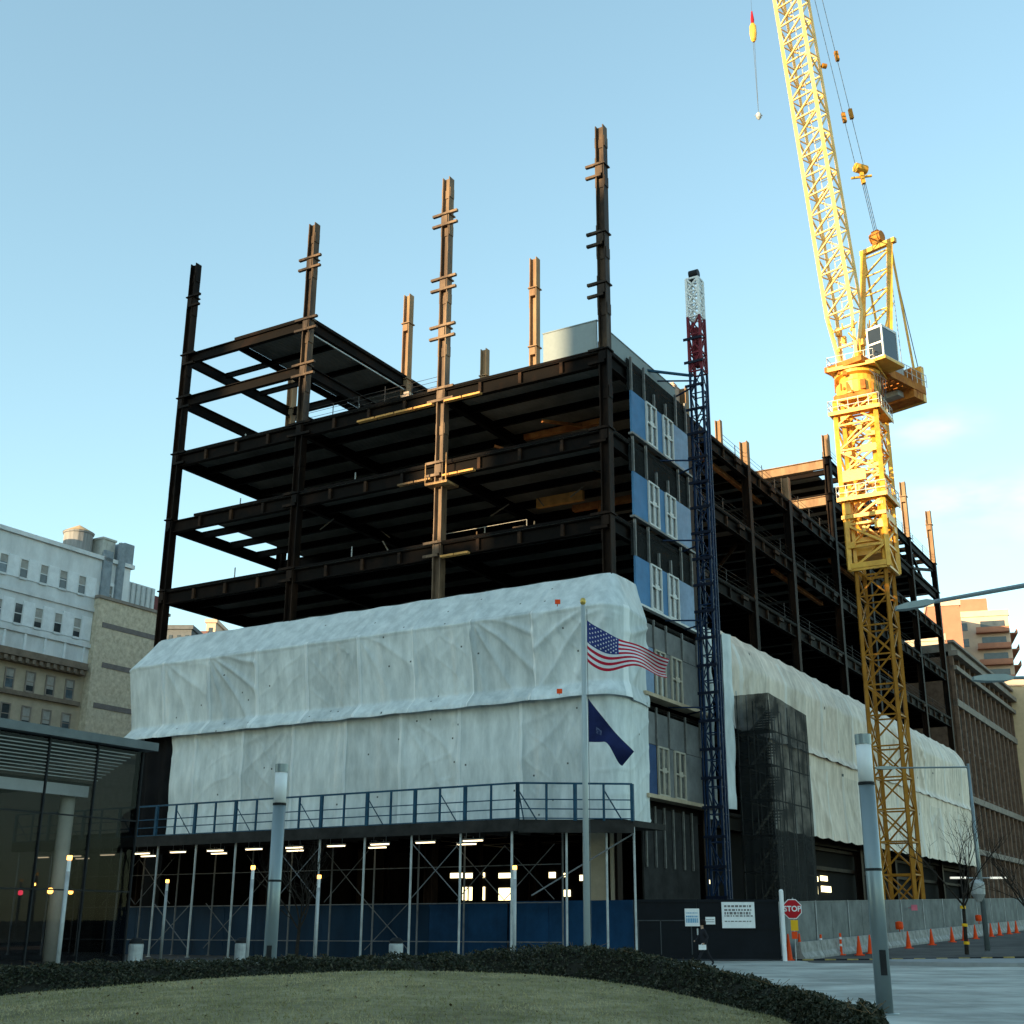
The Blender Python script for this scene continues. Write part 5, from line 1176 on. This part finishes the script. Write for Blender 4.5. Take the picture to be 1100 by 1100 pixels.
T3=tower(1084,1135,737,175,20,mat('sunny_tan_block',(.58,.42,.26),.9,var=.1),'sunlit tan block at the right edge with dark balconies on its left side',bal=False)
nm=[k for k in FRAMES if k.startswith('TW')][-1]
for k in range(12):
    z=W(1084,737,175)[2]-3-k*2.9
    m=MB(); m.box(-2.6,-.02,.2,5,z,z+.25); m.box(-2.6,-2.5,.2,5,z+.25,z+1.2); part('balcony',m,dark_steel,T3)
    m=MB(); m.box(-1.7,-.05,5.0,5.3,z-1.6,z-.1); part('balcony_screen',m,tantower,T3)
# ------------------------------------------------------------------ unseen blocks added behind the viewer, heights shaped to shade the site
SA=R(50); SE=9.0; d=Vector((math.sin(SA),math.cos(SA),0)); l=Vector((math.cos(SA),-math.sin(SA),0))
def caster(l0,l1,H,lab,a=-110,dep=18):
    nm='C%d'%len(FRAMES); c=d*a+l*l0; FRAMES[nm]=((c.x,c.y),math.atan2(l.y,l.x))
    t=thing('shade_block',lab,'building',(0,0,0),nm,group='unseen blocks added to shade the site'); m=MB(); w=l1-l0
    m.box(0,w,-dep,0,0,H-1); m.box(.3,w-.3,-dep+.3,-.3,H-1,H); part('wall',m,stone,t)
    for z in range(4,int(H)-3,8): m=MB(); m.box(.5,w-.5,-.02,.06,z,z+2.0); part('window_band',m,glass_dark,t)
caster(-97,-76,77,'tallest unseen shade block, behind the viewer on the left')
caster(-75.98,-63.0,59.5,'medium unseen shade block next to the tallest one behind the viewer')
caster(-62.98,-60.2,58.5,'narrow unseen shade block next to the gap behind the viewer',a=-112)
caster(-60.18,-55.5,47.5,'lowest unseen shade block closing the gap behind the viewer')
caster(-55.48,-50.5,57.0,'slim unseen shade block right of the gap behind the viewer',a=-112)
caster(-50.48,62,68.5,'widest unseen shade block, behind the viewer on the right')
# ------------------------------------------------------------------ light
w=bpy.data.worlds.new('World'); scene.world=w; w.use_nodes=True; N=w.node_tree.nodes; L=w.node_tree.links; bg=N['Background']
sky=N.new('ShaderNodeTexSky'); sky.sky_type='NISHITA'; sky.sun_disc=False; sky.sun_elevation=R(12); sky.sun_rotation=R(-130); sky.air_density=1.0; sky.dust_density=.4; sky.ozone_density=1.0; sky.altitude=0
bg.inputs[1].default_value=.15
tc=N.new('ShaderNodeTexCoord'); acc=None
def cloud(px,py,rx,rz,amt,prev):
    a,b=ray(px,py); v=Vector((a,1,b)).normalized()
    sub=N.new('ShaderNodeVectorMath'); sub.operation='SUBTRACT'; L.new(tc.outputs['Generated'],sub.inputs[0]); sub.inputs[1].default_value=v
    sc=N.new('ShaderNodeVectorMath'); sc.operation='MULTIPLY'; L.new(sub.outputs[0],sc.inputs[0]); sc.inputs[1].default_value=(1/rx,1/rx,1/rz)
    ln=N.new('ShaderNodeVectorMath'); ln.operation='LENGTH'; L.new(sc.outputs[0],ln.inputs[0])
    mr=N.new('ShaderNodeMapRange'); mr.inputs['From Min'].default_value=1; mr.inputs['From Max'].default_value=0; mr.inputs['To Min'].default_value=0; mr.inputs['To Max'].default_value=amt; mr.interpolation_type='SMOOTHSTEP'
    L.new(ln.outputs['Value'],mr.inputs[0])
    if prev is None: return mr.outputs[0]
    ad=N.new('ShaderNodeMath'); ad.operation='ADD'; L.new(prev,ad.inputs[0]); L.new(mr.outputs[0],ad.inputs[1]); return ad.outputs[0]
acc=cloud(1005,460,.055,.022,1.0,None); acc=cloud(1010,540,.06,.032,1.2,acc); acc=cloud(1085,530,.07,.028,1.1,acc); acc=cloud(1200,560,.16,.04,1,acc)
mp=N.new('ShaderNodeMapping'); mp.inputs['Scale'].default_value=(9,9,26); L.new(tc.outputs['Generated'],mp.inputs[0]); nz=N.new('ShaderNodeTexNoise'); nz.inputs['Scale'].default_value=1.6; nz.inputs['Detail'].default_value=7; L.new(mp.outputs[0],nz.inputs[0])
mr=N.new('ShaderNodeMapRange'); mr.inputs['From Min'].default_value=.36; mr.inputs['From Max'].default_value=.66; L.new(nz.outputs[0],mr.inputs[0])
ml=N.new('ShaderNodeMath'); ml.operation='MULTIPLY'; ml.use_clamp=True; L.new(acc,ml.inputs[0]); L.new(mr.outputs[0],ml.inputs[1])
m2=N.new('ShaderNodeMath'); m2.operation='MULTIPLY'; m2.inputs[1].default_value=.75; L.new(ml.outputs[0],m2.inputs[0])
mx=N.new('ShaderNodeMix'); mx.data_type='RGBA'; L.new(m2.outputs[0],mx.inputs['Factor']); gm=N.new('ShaderNodeGamma'); gm.inputs[1].default_value=.80; L.new(sky.outputs[0],gm.inputs[0]); ml3=N.new('ShaderNodeMix'); ml3.data_type='RGBA'; ml3.blend_type='MULTIPLY'; ml3.inputs['Factor'].default_value=1; L.new(gm.outputs[0],ml3.inputs['A']); ml3.inputs['B'].default_value=(.925,1.085,1.0,1); L.new(ml3.outputs['Result'],mx.inputs['A']); mx.inputs['B'].default_value=(2.35,2.6,2.8,1); L.new(mx.outputs['Result'],bg.inputs[0])
sl=bpy.data.lights.new('sun','SUN'); sl.energy=3.6; sl.angle=R(.5); sl.color=(1,.74,.42); so=bpy.data.objects.new('sun',sl); COL.objects.link(so)
dirv=Vector((math.sin(SA)*math.cos(R(SE)),math.cos(SA)*math.cos(R(SE)),-math.sin(R(SE)))); so.rotation_euler=dirv.to_track_quat('-Z','Y').to_euler(); so.location=(-60,-40,60)
scene.view_settings.view_transform='Standard'; scene.view_settings.look='None'; scene.view_settings.exposure=1.6; scene.view_settings.gamma=1
scene.render.film_transparent=False
try: scene.cycles.max_bounces=6; scene.cycles.transparent_max_bounces=12
except Exception: pass
